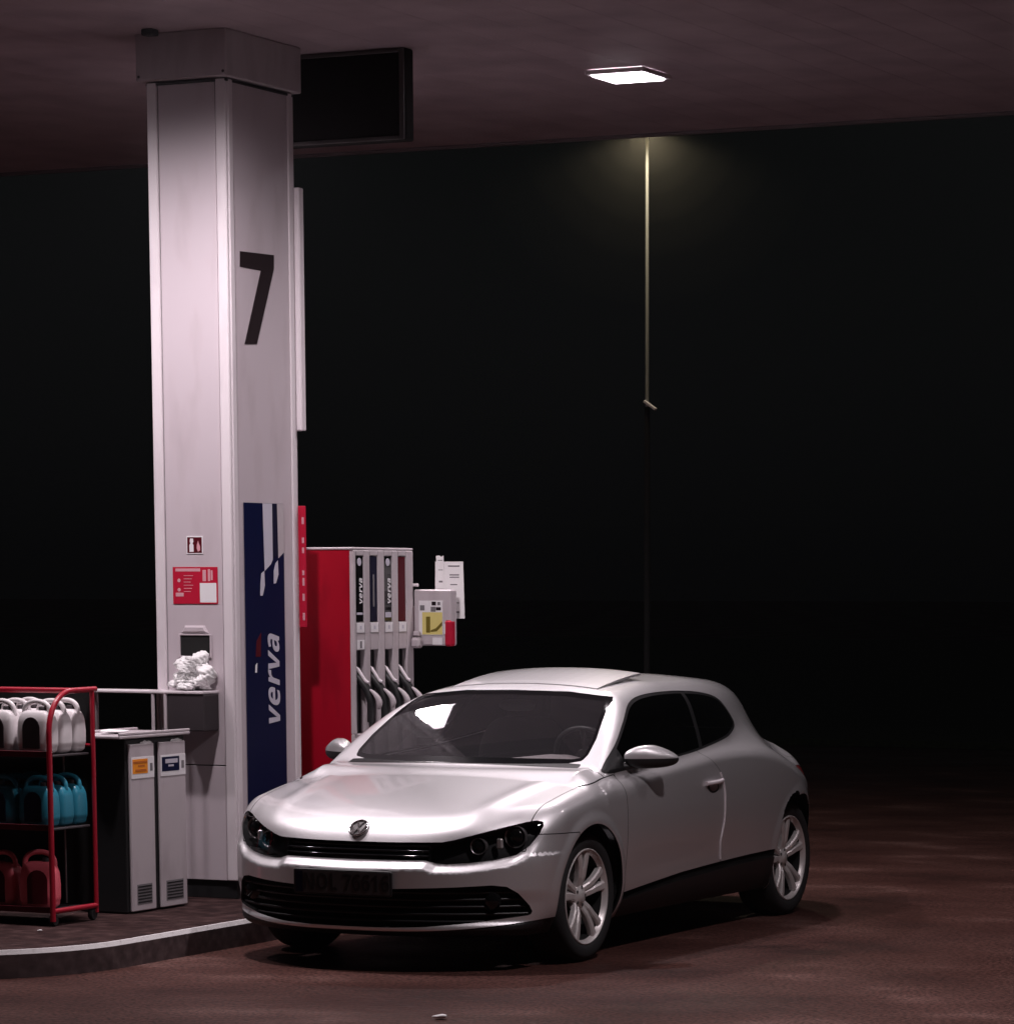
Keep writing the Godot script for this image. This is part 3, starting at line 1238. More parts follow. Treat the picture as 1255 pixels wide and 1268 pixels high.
func build_car() -> void:
	car_tables()
	var m := body_mesh()
	var t := thing("hatchback_car", "silver three door hatchback parked beside the fuel island in front of the pump", "car")
	var paint: Material = mats.car_paint
	var r: Array
	# wheel arches
	var arch := func(p: Vector3) -> float:
		var a := 0.352 - Vector2(p.z - 0.03, p.y - 0.325).length()
		var b := 0.352 - Vector2(p.z + 2.578, p.y - 0.325).length()
		return minf(maxf(a, b), p.x - 0.5)
	m = cut(m, field(m, arch))[0]
	# windscreen
	var wp := PackedVector2Array([Vector2(-0.1, 0.936), Vector2(0.3, 0.938), Vector2(0.58, 0.945), Vector2(0.645, 0.957), Vector2(0.656, 0.985), Vector2(0.643, 1.06), Vector2(0.60, 1.165), Vector2(0.567, 1.238), Vector2(0.545, 1.257), Vector2(0.30, 1.281), Vector2(-0.1, 1.287)])
	r = cut(m, poly_field(m, wp, 0, 1, func(p: Vector3) -> bool: return p.z > -1.2 and p.z < -0.12 and p.x < 0.8))
	var ws: Mb = r[0]
	m = r[1]
	# side glass
	var dp := smooth_poly([Vector2(-0.300, 0.900), Vector2(-0.345, 0.945), Vector2(-0.520, 1.037), Vector2(-0.70, 1.130), Vector2(-0.88, 1.208), Vector2(-1.04, 1.247), Vector2(-1.236, 1.265), Vector2(-1.451, 1.270), Vector2(-1.66, 1.266), Vector2(-1.864, 1.253), Vector2(-2.02, 1.228), Vector2(-2.09, 1.190), Vector2(-2.125, 1.13), Vector2(-2.11, 1.072), Vector2(-1.973, 1.031), Vector2(-1.85, 1.010), Vector2(-1.557, 0.978), Vector2(-1.273, 0.953), Vector2(-0.855, 0.929), Vector2(-0.55, 0.910)], 4)
	r = cut(m, poly_field(m, dp, 2, 1, func(p: Vector3) -> bool: return p.x > 0.4))
	var dlo: Mb = r[0]
	m = r[1]
	# rear window
	var rp := PackedVector2Array([Vector2(-0.1, 1.0), Vector2(0.36, 1.01), Vector2(0.40, 1.05), Vector2(0.36, 1.17), Vector2(0.32, 1.19), Vector2(-0.1, 1.20)])
	r = cut(m, poly_field(m, rp, 0, 1, func(p: Vector3) -> bool: return p.z < -2.85))
	var rw: Mb = r[0]
	m = r[1]
	# lamps with the grille between them, and the lower intake
	var lp := PackedVector2Array([Vector2(-0.1, 0.534), Vector2(0.375, 0.536), Vector2(0.43, 0.521), Vector2(0.468, 0.518), Vector2(0.56, 0.523), Vector2(0.664, 0.536), Vector2(0.745, 0.558), Vector2(0.794, 0.601), Vector2(0.824, 0.655), Vector2(0.832, 0.692), Vector2(0.824, 0.711), Vector2(0.80, 0.718), Vector2(0.76, 0.711), Vector2(0.689, 0.690), Vector2(0.567, 0.653), Vector2(0.49, 0.631), Vector2(0.441, 0.621), Vector2(0.2, 0.617), Vector2(-0.1, 0.616)])
	r = cut(m, poly_field(m, lp, 0, 1, func(p: Vector3) -> bool: return p.z > 0.3))
	var lights: Mb = r[0]
	m = r[1]
	var ip := PackedVector2Array([Vector2(-0.1, 0.402), Vector2(0.238, 0.402), Vector2(0.512, 0.412), Vector2(0.67, 0.420), Vector2(0.725, 0.412), Vector2(0.765, 0.380), Vector2(0.800, 0.318), Vector2(0.809, 0.285), Vector2(0.798, 0.272), Vector2(0.59, 0.242), Vector2(0.38, 0.223), Vector2(0.2, 0.217), Vector2(-0.1, 0.216)])
	r = cut(m, poly_field(m, ip, 0, 1, func(p: Vector3) -> bool: return p.z > 0.3))
	var intake: Mb = r[0]
	m = r[1]
	# tail lamp
	var tp := smooth_poly([Vector2(-2.80, 0.775), Vector2(-2.90, 0.812), Vector2(-3.08, 0.80), Vector2(-3.22, 0.75), Vector2(-3.1, 0.70), Vector2(-2.90, 0.71)], 4)
	r = cut(m, poly_field(m, tp, 2, 1, func(p: Vector3) -> bool: return p.x > 0.4))
	var tail: Mb = r[0]
	m = r[1]
	# the dark structure that shows in the shut lines
	obj("inner_structure", whole(m.offset(-0.012)), mats.void_black, t)
	# panels
	var YL := [Vector2(-0.40, 0.897), Vector2(-0.30, 0.886), Vector2(-0.175, 0.869), Vector2(0.094, 0.840), Vector2(0.356, 0.808), Vector2(0.52, 0.772), Vector2(0.62, 0.735)]
	r = split(m, field(m, func(p: Vector3) -> float: return maxf(maxf(minf(p.x - 0.78, lt(YL, p.z) - p.y), -0.272 - p.z), 0.575 - p.y)))
	obj("bonnet", whole(r[0]), paint, t)
	m = r[1]
	r = cut(m, field(m, func(p: Vector3) -> float: return maxf(maxf(p.x - 0.655, -0.32 - p.z), maxf(p.z + 0.24, 0.86 - p.y))))
	obj("cowl_panel", whole(r[0]), mats.black_plastic, t)
	m = r[1]
	r = split(m, field(m, func(p: Vector3) -> float: return maxf(p.y - 0.652 - 0.02 * (p.z - 0.4), 0.2 - p.z)))
	m = r[1]
	r = cut(r[0], field(r[0], func(p: Vector3) -> float: return p.y - 0.199 - 0.045 * pow(p.x * 1.25, 3.0)))
	obj("front_spoiler", whole(r[0].offset(-0.004)), mats.black_plastic, t)
	obj("front_bumper", whole(r[1]), paint, t)
	r = split(m, field(m, func(p: Vector3) -> float: return maxf(-0.375 - p.z, p.y - lt(YL, p.z))))
	pair("front_wing", r[0], paint, t)
	m = r[1]
	var SL := [Vector2(-2.3, 0.375), Vector2(-1.93, 0.366), Vector2(-1.09, 0.333), Vector2(-0.33, 0.283), Vector2(0.0, 0.26)]
	r = cut(m, field(m, func(p: Vector3) -> float: return maxf(maxf(p.z + 0.33, -2.24 - p.z), maxf(absf(p.y - lt(SL, p.z)) - 0.022, 0.6 - p.x))))
	pair("sill_trim", r[0].offset(-0.012), mats.black_plastic, t)
	m = r[1]
	r = cut(m, field(m, func(p: Vector3) -> float: return maxf(maxf(p.z + 0.33, -2.24 - p.z), maxf(p.y - lt(SL, p.z), 0.6 - p.x))))
	pair("sill", r[0].offset(-0.006), mats.black_plastic, t)
	m = r[1]
	var ZR := [Vector2(0.30, -1.57), Vector2(0.391, -1.566), Vector2(0.483, -1.545), Vector2(0.595, -1.566), Vector2(0.761, -1.573), Vector2(0.852, -1.539), Vector2(0.919, -1.46), Vector2(0.99, -1.36)]
	var YB := [Vector2(-2.0, 1.01), Vector2(-1.6, 0.985), Vector2(-1.3, 0.960), Vector2(-0.85, 0.935), Vector2(-0.375, 0.908)]
	r = split(m, field(m, func(p: Vector3) -> float: return maxf(maxf(p.z + 0.375, lt(ZR, p.y) - p.z), maxf(maxf(lt(SL, p.z) + 0.015 - p.y, p.y - lt(YB, p.z)), 0.55 - p.x))))
	var doors := pair("door", r[0], paint, t)
	m = r[1]
	# roof and rear quarters are one pressing; tailgate and rear bumper apart
	r = split(m, field(m, func(p: Vector3) -> float: return maxf(p.z + 2.72, p.y - 0.60)))
	obj("rear_bumper", whole(r[0]), paint, t)
	m = r[1]
	r = split(m, field(m, func(p: Vector3) -> float: return maxf(p.z + 3.02, p.x - 0.62)))
	obj("tailgate", whole(r[0]), paint, t)
	m = r[1]
	obj("body_shell", whole(m), paint, t)
	# windscreen: glass with a black printed border
	var wd := poly_field(ws, wp, 0, 1, func(_p: Vector3) -> bool: return true, -0.020)
	for i in wd.size():
		wd[i] = maxf(wd[i], 0.967 - ws.v[i].y)
	r = cut(ws, wd)
	var wo := obj("windscreen", whole(r[0].offset(-0.003)), mats.glass, t)
	obj("border", whole(r[1].offset(-0.003)), mats.gloss_black, wo)
	# side glass, split by the dark pillar strip
	var dd := poly_field(dlo, dp, 2, 1, func(_p: Vector3) -> bool: return true, -0.012)
	r = cut(dlo, dd)
	var seal: Mb = r[1]
	var gl: Mb = r[0]
	r = cut(gl, field(gl, func(p: Vector3) -> float: return absf(p.z + 1.613 + (p.y - 1.227) * 0.55) - 0.022))
	seal.join(r[0])
	gl = r[1]
	r = cut(gl, field(gl, func(p: Vector3) -> float: return -0.53 + (p.y - 0.93) * 0.3 - p.z))
	seal.join(r[0])
	gl = r[1]
	pair("window_seal", seal.offset(-0.003), mats.black_plastic, t)
	r = cut(gl, field(gl, func(p: Vector3) -> float: return p.z + 1.613 + (p.y - 1.227) * 0.55))
	pair("quarter_window", r[0].offset(-0.004), mats.tint_glass, t)
	pair("door_window", r[1].offset(-0.004), mats.tint_glass, t)
	obj("rear_window", whole(rw.offset(-0.003)), mats.tint_glass, t)
	pair("tail_lamp", tail.offset(-0.002), mats.tail_red, t)
	# head lamps and upper grille
	r = cut(lights, field(lights, func(p: Vector3) -> float: return p.x - 0.388))
	var gri: Mb = r[0]
	var hl: Mb = r[1]
	var back := whole(gri.offset(-0.034))
	back.join(whole(gri).rim(0.034))
	var go := obj("upper_grille", back, mats.gloss_black, t)
	for y: float in [0.552, 0.576, 0.600]:
		var path := PackedVector3Array()
		for i in 21:
			var x := -0.386 + 0.772 * i / 20.0
			path.append(meet(Vector3(x, y, 1.3), Vector3.FORWARD) + Vector3(0, 0, -0.018))
		var b := Mb.new()
		b.tube(path, 0.0065, 8)
		obj("slat", b, mats.gloss_black, go)
	for s: float in [1.0, -1.0]:
		var h := hl if s > 0.0 else hl.mirrored()
		var hs := Mb.new().join(h.offset(-0.075)).join(h.rim(0.075))
		var ho := obj("headlight", hs, mats.black_plastic, t)
		obj("lens_cover", h, mats.lens_glass, ho)
		for q: Array in [[0.728, 0.640, 0.046], [0.590, 0.598, 0.034]]:
			var p := meet(Vector3(s * q[0], q[1], 1.3), Vector3.FORWARD) + Vector3(-s * 0.012, 0, -0.040)
			var ax := Vector3(s * 0.12, 0.0, 1.0).normalized()
			var tr := Transform3D(Basis(Vector3.UP.cross(ax).normalized(), ax, -ax.cross(Vector3.UP.cross(ax).normalized())), p)
			tr.basis = Basis(Vector3(ax.z, 0, -ax.x), ax, Vector3(0, -1, 0))
			var ring := Mb.new()
			var R: float = q[2]
			ring.lathe([Vector2(R * 1.02, -0.04), Vector2(R * 1.18, 0.0), Vector2(R * 1.14, 0.007), Vector2(R * 1.02, 0.004), Vector2(R * 0.96, -0.012)], tr, 28)
			obj("projector_ring", ring, mats.steel, ho)
			var ball := Mb.new()
			var pr := []
			for i in 9:
				var a := PI * 0.5 * i / 8.0
				pr.append(Vector2(R * 0.95 * cos(a), -0.012 + R * 0.7 * sin(a)))
			ball.lathe(pr, tr, 28)
			obj("projector", ball, mats.gloss_black, ho)
		var fl := Mb.new()
		var mid := meet(Vector3(s * 0.66, 0.61, 1.3), Vector3.FORWARD) + Vector3(0, 0, -0.05)
		fl.box(mid, Vector3(0.03, 0.05, 0.02), 0.006)
		obj("inner_reflector", fl, mats.alloy, ho)
	# lower intake
	back = whole(intake.offset(-0.055))
	back.join(whole(intake).rim(0.055))
	var io := obj("lower_grille", back, mats.void_black, t)
	for y: float in [0.245, 0.280, 0.315, 0.350, 0.385]:
		var path := PackedVector3Array()
		var hw: float = lt([Vector2(0.24, 0.60), Vector2(0.28, 0.785), Vector2(0.35, 0.765), Vector2(0.39, 0.735)], y)
		for i in 31:
			var x := -hw + 2.0 * hw * i / 30.0
			path.append(meet(Vector3(x, y, 1.3), Vector3.FORWARD) + Vector3(0, 0, -0.030))
		var b := Mb.new()
		b.tube(path, 0.007, 8)
		obj("slat", b, mats.black_plastic, io)
	for s: float in [1.0, -1.0]:
		var p := meet(Vector3(s * 0.655, 0.345, 1.3), Vector3.FORWARD) + Vector3(0, 0, -0.012)
		var fo := Mb.new()
		fo.lathe([Vector2(0.042, -0.03), Vector2(0.042, 0.0), Vector2(0.034, 0.004), Vector2(0.02, 0.010), Vector2(0, 0.012)], Transform3D(Basis(Vector3.RIGHT, Vector3.BACK, Vector3.DOWN), p), 20)
		obj("fog_lamp", fo, mats.gloss_black, io)
	# number plate
	var pp := meet(Vector3(-0.02, 0.425, 1.3), Vector3.FORWARD)
	var pl := Mb.new()
	pl.prism(round_rect(0.535, 0.122, 0.012), face(pp + Vector3(0, 0, 0.002), Vector3.RIGHT, Vector3.UP), 0.010, 0.003)
	var po := obj("number_plate", pl, mats.black_plastic, t)
	pl = Mb.new()
	pl.prism(round_rect(0.515, 0.106, 0.008), face(pp + Vector3(0, 0, 0.012), Vector3.RIGHT, Vector3.UP), 0.002)
	obj("plate_sheet", pl, mats.plate_dark, po)
	obj("plate_text", text_mb("NOL 76616", 0.078, 0.002, face(pp + Vector3(0.02, 0, 0.0135), Vector3.RIGHT, Vector3.UP), 0.0, 0.86), mats.plate_text, po)
	pl = Mb.new()
	pl.prism(rect(-0.254, -0.050, -0.216, 0.050), face(pp + Vector3(0, 0, 0.0137), Vector3.RIGHT, Vector3.UP), 0.001)
	obj("country_strip", pl, mats.navy_dark, po)
	# round badge on the bonnet
	var bp := meet(Vector3(0.0, 0.672, 1.3), Vector3.FORWARD)
	var bn := grad2(bp)
	var bt := face(bp + bn * 0.002, Vector3.RIGHT, Vector3.UP - bn * bn.y)
	var lt3 := Transform3D(Basis(bt.basis.x, bt.basis.z, -bt.basis.y), bt.origin)
	var disc := Mb.new()
	disc.lathe([Vector2(0.047, -0.02), Vector2(0.047, 0.002), Vector2(0.043, 0.004), Vector2(0, 0.004)], lt3, 32)
	var bo := obj("badge", disc, mats.alloy_dark, t)
	var rg := Mb.new()
	var prof := []
	for i in 8:
		var a := TAU * i / 8.0
		prof.append(Vector2(0.047 + 0.005 * cos(a), 0.005 + 0.0055 * sin(a)))
	rg.lathe(prof, lt3, 36, true, true)
	obj("badge_ring", rg, mats.chrome, bo)
	var vw := Mb.new()
	for seg: Array in [[-0.021, 0.043, 0.0, 0.004], [0.021, 0.043, 0.0, 0.004], [-0.044, 0.022, -0.020, -0.043], [0.044, 0.022, 0.020, -0.043], [-0.020, -0.043, 0.0, -0.008], [0.020, -0.043, 0.0, -0.008]]:
		var a := Vector2(seg[0], seg[1]) * 0.9
		var b := Vector2(seg[2], seg[3]) * 0.9
		var e := (b - a).normalized() * 0.004
		var w := Vector2(-e.y, e.x)
		vw.prism(PackedVector2Array([a + w, a - w, b - w, b + w]), Transform3D(bt.basis, bt.origin + bt.basis.z * 0.003), 0.006, 0.001)
	obj("badge_letters", vw, mats.chrome, bo)
	# mirrors
	for s: float in [1.0, -1.0]:
		var shape := func(d: Vector3) -> Vector3:
			var q := Vector3(signf(d.x) * pow(absf(d.x), 0.75), signf(d.y) * pow(absf(d.y), 0.72), signf(d.z) * pow(absf(d.z), 0.75))
			var tx := q.x
			var hy := 0.062 - 0.020 * maxf(tx, 0.0) - 0.022 * tx * tx
			if q.y < 0.0:
				hy = 0.054 - 0.010 * tx
			return Vector3(s * (0.902 + 0.108 * tx), 0.962 + hy * q.y + 0.006 * (1.0 - tx), -0.610 + 0.070 * q.z - 0.075 * tx)
		var mm := Mb.new()
		mm.lump(shape, 26, 40)
		r = cut(mm, field(mm, func(p: Vector3) -> float: return p.y - 0.964))
		var mo := obj("mirror", r[0], mats.black_plastic, t)
		obj("mirror_cap", r[1], paint, mo)
		var st := Mb.new()
		st.tube(PackedVector3Array([Vector3(s * 0.76, 0.915, -0.50), Vector3(s * 0.81, 0.925, -0.53), Vector3(s * 0.87, 0.940, -0.58)]), 0.026, 12, true, 0.020)
		obj("mirror_arm", st, mats.black_plastic, mo)
		var gm := Mb.new()
		gm.prism(round_rect(0.17, 0.075, 0.03), face(Vector3(s * 0.905, 0.960, -0.690), Vector3(-0.82, 0, s * 0.57), Vector3.UP), 0.004)
		obj("mirror_glass", gm, mats.chrome, mo)
	# door handles
	for k in 2:
		var s := 1.0 if k == 0 else -1.0
		var path := PackedVector3Array()
		for i in 13:
			var f := i / 12.0
			var z := lerpf(-1.335, -1.535, f)
			var q := meet(Vector3(s * 1.2, 0.797 + 0.008 * f, z), Vector3(-s, 0, 0))
			path.append(q + Vector3(s * (0.030 * pow(sin(PI * clampf(f, 0.02, 0.98)), 0.35) - 0.004), 0, 0))
		var hb := Mb.new()
		hb.tube(path, 0.0115, 12)
		obj("handle", hb, mats.white_trim, doors[k])
		var cup := Mb.new()
		var cq := meet(Vector3(s * 1.2, 0.775, -1.43), Vector3(-s, 0, 0))
		var cn := grad2(cq)
		cup.lathe([Vector2(0.052, -0.004), Vector2(0.050, 0.002), Vector2(0.03, -0.001), Vector2(0, -0.002)], Transform3D(Basis(Vector3(0, 0, 1), cn, Vector3(0, 0, 1).cross(cn)).scaled_local(Vector3(1.35, 1, 0.6)), cq), 24)
		obj("handle_recess", cup, mats.black_plastic, doors[k])
	# white strip modelled for the highlight on each door's rear edge
	for k in 2:
		var s := 1.0 if k == 0 else -1.0
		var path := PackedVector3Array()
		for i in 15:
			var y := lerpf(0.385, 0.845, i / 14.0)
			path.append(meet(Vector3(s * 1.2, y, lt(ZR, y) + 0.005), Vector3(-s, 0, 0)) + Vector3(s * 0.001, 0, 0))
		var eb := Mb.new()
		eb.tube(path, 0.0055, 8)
		obj("edge_highlight", eb, mats.white_trim, doors[k])
	# wheels
	build_wheels(t)
	# tilted glass roof, coloured silver for the bright light it reflects
	var sr := Mb.new()
	var gx := 13
	var gz := 9
	var grid := []
	for j in gz:
		var row := []
		for i in gx:
			var x := lerpf(-0.42, 0.42, i / (gx - 1.0))
			var f := j / (gz - 1.0)
			var q := meet(Vector3(x, 1.8, lerpf(-0.98, -1.50, f)), Vector3.DOWN)
			row.append(q + Vector3(0, 0.006 + 0.030 * f, 0))
		grid.append(row)
	for lay: float in [0.0, -0.012]:
		for j in gz - 1:
			for i in gx - 1:
				var o := Vector3(0, lay, 0)
				sr.quad(grid[j][i] + o, grid[j][i + 1] + o, grid[j + 1][i + 1] + o, grid[j + 1][i] + o, Vector3(0, 1.0 if lay == 0.0 else -1.0, 0))
	for j in gz - 1:
		for i: int in [0, gx - 1]:
			sr.quad(grid[j][i], grid[j + 1][i], grid[j + 1][i] + Vector3(0, -0.012, 0), grid[j][i] + Vector3(0, -0.012, 0), Vector3(i - 1, 0, 0))
	for i in gx - 1:
		for j: int in [0, gz - 1]:
			sr.quad(grid[j][i], grid[j][i + 1], grid[j][i + 1] + Vector3(0, -0.012, 0), grid[j][i] + Vector3(0, -0.012, 0), Vector3(0, 0, 1 - j))
	obj("sunroof", sr, paint, t)
	build_cabin(t)


func build_wheels(t: Node3D) -> void:
	var axis := Transform3D(Basis(Vector3(0, 1, 0), Vector3(1, 0, 0), Vector3(0, 0, -1)), Vector3.ZERO) # lathe axis along +x
	var ty := Mb.new()
	ty.lathe([Vector2(0.225, -0.10), Vector2(0.260, -0.108), Vector2(0.300, -0.100), Vector2(0.314, -0.082), Vector2(0.318, -0.05), Vector2(0.318, 0.05), Vector2(0.314, 0.084), Vector2(0.302, 0.104), Vector2(0.285, 0.112), Vector2(0.262, 0.112), Vector2(0.243, 0.106), Vector2(0.234, 0.098), Vector2(0.225, 0.09)], axis, 56)
	# shallow grooves round the tread
	for x: float in [-0.045, -0.015, 0.015, 0.045]:
		var prof := []
		for k in 6:
			var a := TAU * k / 6.0
			prof.append(Vector2(0.3165 + 0.003 * cos(a), x + 0.009 * sin(a)))
		ty.lathe(prof, axis, 48, true, true)
	var rim := Mb.new()
	var barrel := Mb.new()
	barrel.lathe([Vector2(0.215, -0.09), Vector2(0.205, -0.02), Vector2(0.207, 0.05), Vector2(0.213, 0.080)], axis, 56)
	rim.lathe([Vector2(0.2132, 0.079), Vector2(0.219, 0.088), Vector2(0.226, 0.104), Vector2(0.231, 0.107), Vector2(0.236, 0.104), Vector2(0.236, 0.092)], axis, 56)
	var disc := Mb.new()
	disc.lathe([Vector2(0.205, -0.03), Vector2(0.0, -0.03)], axis, 40)
	disc.lathe([Vector2(0.07, 0.03), Vector2(0.145, 0.03), Vector2(0.145, 0.008), Vector2(0.07, 0.008)], axis, 40)
	var sp := Mb.new()
	# one spoke: a fork of two bevelled arms from the hub to the rim
	for s: float in [-1.0, 1.0]:
		var c0 := Vector3(0.066, 0.045, s * 0.014)
		var c1 := Vector3(0.092, 0.140, s * 0.024)
		var c2 := Vector3(0.096, 0.222, s * 0.043)
		var pts := [c0, c0.lerp(c1, 0.5) + Vector3(0.006, 0, 0), c1, c1.lerp(c2, 0.5) + Vector3(0.002, 0, 0), c2]
		var wid := [0.016, 0.0165, 0.018, 0.020, 0.024]
		for i in 4:
			var a: Vector3 = pts[i]; var b: Vector3 = pts[i + 1]
			var wa := Vector3(0, 0, wid[i]); var wb := Vector3(0, 0, wid[i + 1])
			var dn := Vector3(-0.030, 0, 0)
			var lo := Vector3(-0.007, 0, 0)
			var ia := wa * 0.62; var ib := wb * 0.62
			sp.quad(a - ia, a + ia, b + ib, b - ib, Vector3.RIGHT)
			for q: float in [-1.0, 1.0]:
				sp.quad(a + ia * q, b + ib * q, b + wb * q + lo, a + wa * q + lo, Vector3(1, 0, q))
				sp.quad(a + wa * q + lo, b + wb * q + lo, b + wb * q + dn, a + wa * q + dn, Vector3(0, 0, q))
			sp.quad(a - wa + dn, a + wa + dn, b + wb + dn, b - wb + dn, Vector3.LEFT)
	var hub := Mb.new()
	hub.lathe([Vector2(0.062, 0.02), Vector2(0.060, 0.062), Vector2(0.052, 0.070), Vector2(0.034, 0.072), Vector2(0.030, 0.078), Vector2(0.0, 0.080)], axis, 32)
	var bolt := Mb.new()
	bolt.lathe([Vector2(0.008, 0.06), Vector2(0.008, 0.074), Vector2(0, 0.075)], Transform3D(axis.basis, Vector3(0, 0, 0.045)), 8)
	var meshes := [ty.commit(mats.rubber), rim.commit(mats.alloy), disc.commit(mats.alloy_dark), sp.commit(mats.alloy), hub.commit(mats.alloy), bolt.commit(mats.alloy_dark), barrel.commit(mats.void_black)]
	for w: Array in [[0.735, 0.0, 0.0, 0.05], [-0.735, 0.0, PI, 0.3], [0.722, -2.578, 0.0, 0.12], [-0.722, -2.578, PI, 0.9]]:
		var wh := MeshInstance3D.new()
		wh.name = "wheel"
		wh.mesh = meshes[0]
		wh.position = Vector3(w[0], 0.317, w[1])
		wh.basis = Basis(Vector3.UP, w[2])
		t.add_child(wh, true)
		for q: Array in [["rim", 1], ["barrel", 6], ["brake_disc", 2], ["hub_cap", 4]]:
			var o := MeshInstance3D.new()
			o.name = q[0]
			o.mesh = meshes[q[1]]
			o.rotation.x = w[3]
			wh.add_child(o, true)
		for k in 5:
			var o := MeshInstance3D.new()
			o.name = "spoke"
			o.mesh = meshes[3]
			o.rotation.x = w[3] + TAU * k / 5.0
			wh.add_child(o, true)
			o = MeshInstance3D.new()
			o.name = "wheel_bolt"
			o.mesh = meshes[5]
			o.rotation.x = w[3] + TAU * (k + 0.5) / 5.0
			wh.add_child(o, true)
	# dark wheel housings
	for z: float in [0.03, -2.578]:
		for s: float in [1.0, -1.0]:
			var wl := Mb.new()
			wl.lathe([Vector2(0.0, 0.0), Vector2(0.37, 0.0), Vector2(0.37, 0.30)], Transform3D(Basis(Vector3(0, 1, 0), Vector3(s, 0, 0), Vector3(0, 0, -1)), Vector3(s * 0.55, 0.325, z)), 40)
			var arc: Mb = cut(wl, field(wl, func(p: Vector3) -> float: return 0.14 - p.y))[0]
			arc = cut(arc, field(arc, func(p: Vector3) -> float: return maxf(absf(p.x) - 0.845, body(p.x, p.y, p.z) + 0.02)))[0]
			obj("wheel_housing", arc, mats.void_black, t)


func build_cabin(t: Node3D) -> void:
	var fl := Mb.new()
	fl.box(Vector3(0, 0.28, -1.45), Vector3(1.45, 0.10, 2.2), 0.03)
	obj("cabin_floor", fl, mats.cloth, t)
	var da := Mb.new()
	da.lump(func(d: Vector3) -> Vector3:
		var q := Vector3(signf(d.x) * pow(absf(d.x), 0.45), d.y, signf(d.z) * pow(absf(d.z), 0.6))
		var bump := 0.040 * exp(-pow((q.x * 0.68 - 0.36) / 0.20, 2.0))
		return Vector3(0.68 * q.x, 0.80 + (0.135 + bump) * q.y, -0.62 + 0.30 * q.z), 18, 36)
	obj("dashboard", da, mats.dash, t)
	var sw := Mb.new()
	var prof := []
	for i in 8:
		var a := TAU * i / 8.0
		prof.append(Vector2(0.180 + 0.014 * cos(a), 0.014 * sin(a)))
	var ax := Vector3(0, 0.45, -1.0).normalized()
	var tr := Transform3D(Basis(Vector3.RIGHT, ax, Vector3.RIGHT.cross(ax)), Vector3(0.36, 0.93, -0.99))
	sw.lathe(prof, tr, 36, true, true)
	for a: float in [0.0, PI, PI * 0.5]:
		sw.tube(PackedVector3Array([tr.origin, tr * (Vector3(cos(a), 0, sin(a)) * 0.18)]), 0.014, 8)
	sw.lathe([Vector2(0.0, 0.02), Vector2(0.06, 0.014), Vector2(0.065, -0.02), Vector2(0, -0.03)], tr, 20)
	obj("steering_wheel", sw, mats.black_plastic, t)
	for s: float in [1.0, -1.0]:
		var st := Mb.new()
		var rb := func(c: Vector3, h: Vector3, lean: float) -> void:
			st.lump(func(d: Vector3) -> Vector3:
				var q := Vector3(signf(d.x) * pow(absf(d.x), 0.55), signf(d.y) * pow(absf(d.y), 0.55), signf(d.z) * pow(absf(d.z), 0.55))
				return c + Basis(Vector3.RIGHT, lean) * (q * h), 12, 20)
		rb.call(Vector3(s * 0.36, 0.50, -1.30), Vector3(0.25, 0.08, 0.26), 0.15)
		rb.call(Vector3(s * 0.36, 0.80, -1.60), Vector3(0.25, 0.33, 0.08), -0.32)
		rb.call(Vector3(s * 0.36, 1.16, -1.72), Vector3(0.13, 0.085, 0.05), -0.2)
		obj("seat", st, mats.cloth, t)
	var rs := Mb.new()
	rs.box(Vector3(0, 0.66, -2.35), Vector3(1.2, 0.62, 0.14), 0.04, Basis(Vector3.RIGHT, -0.25))
	obj("rear_bench", rs, mats.cloth, t)
	var mr := Mb.new()
	mr.lump(func(d: Vector3) -> Vector3:
		return Vector3(0.0 + 0.11 * signf(d.x) * pow(absf(d.x), 0.6), 1.205 + 0.03 * d.y, -0.90 + 0.02 * d.z), 10, 20)
	obj("rear_view_mirror", mr, mats.black_plastic, t)


func plate(mb: Mb, x0: float, y0: float, x1: float, y1: float, z: float, d: float) -> void: # a thin sheet facing +z
	mb.box(Vector3((x0 + x1) * 0.5, (y0 + y1) * 0.5, z + d * 0.5), Vector3(absf(x1 - x0), absf(y1 - y0), d), minf(0.0012, d * 0.3))


func plate_x(mb: Mb, z0: float, y0: float, z1: float, y1: float, x: float, d: float) -> void: # a thin sheet facing +x
	mb.box(Vector3(x + d * 0.5, (y0 + y1) * 0.5, (z0 + z1) * 0.5), Vector3(d, absf(y1 - y0), absf(z1 - z0)), minf(0.0012, d * 0.3))


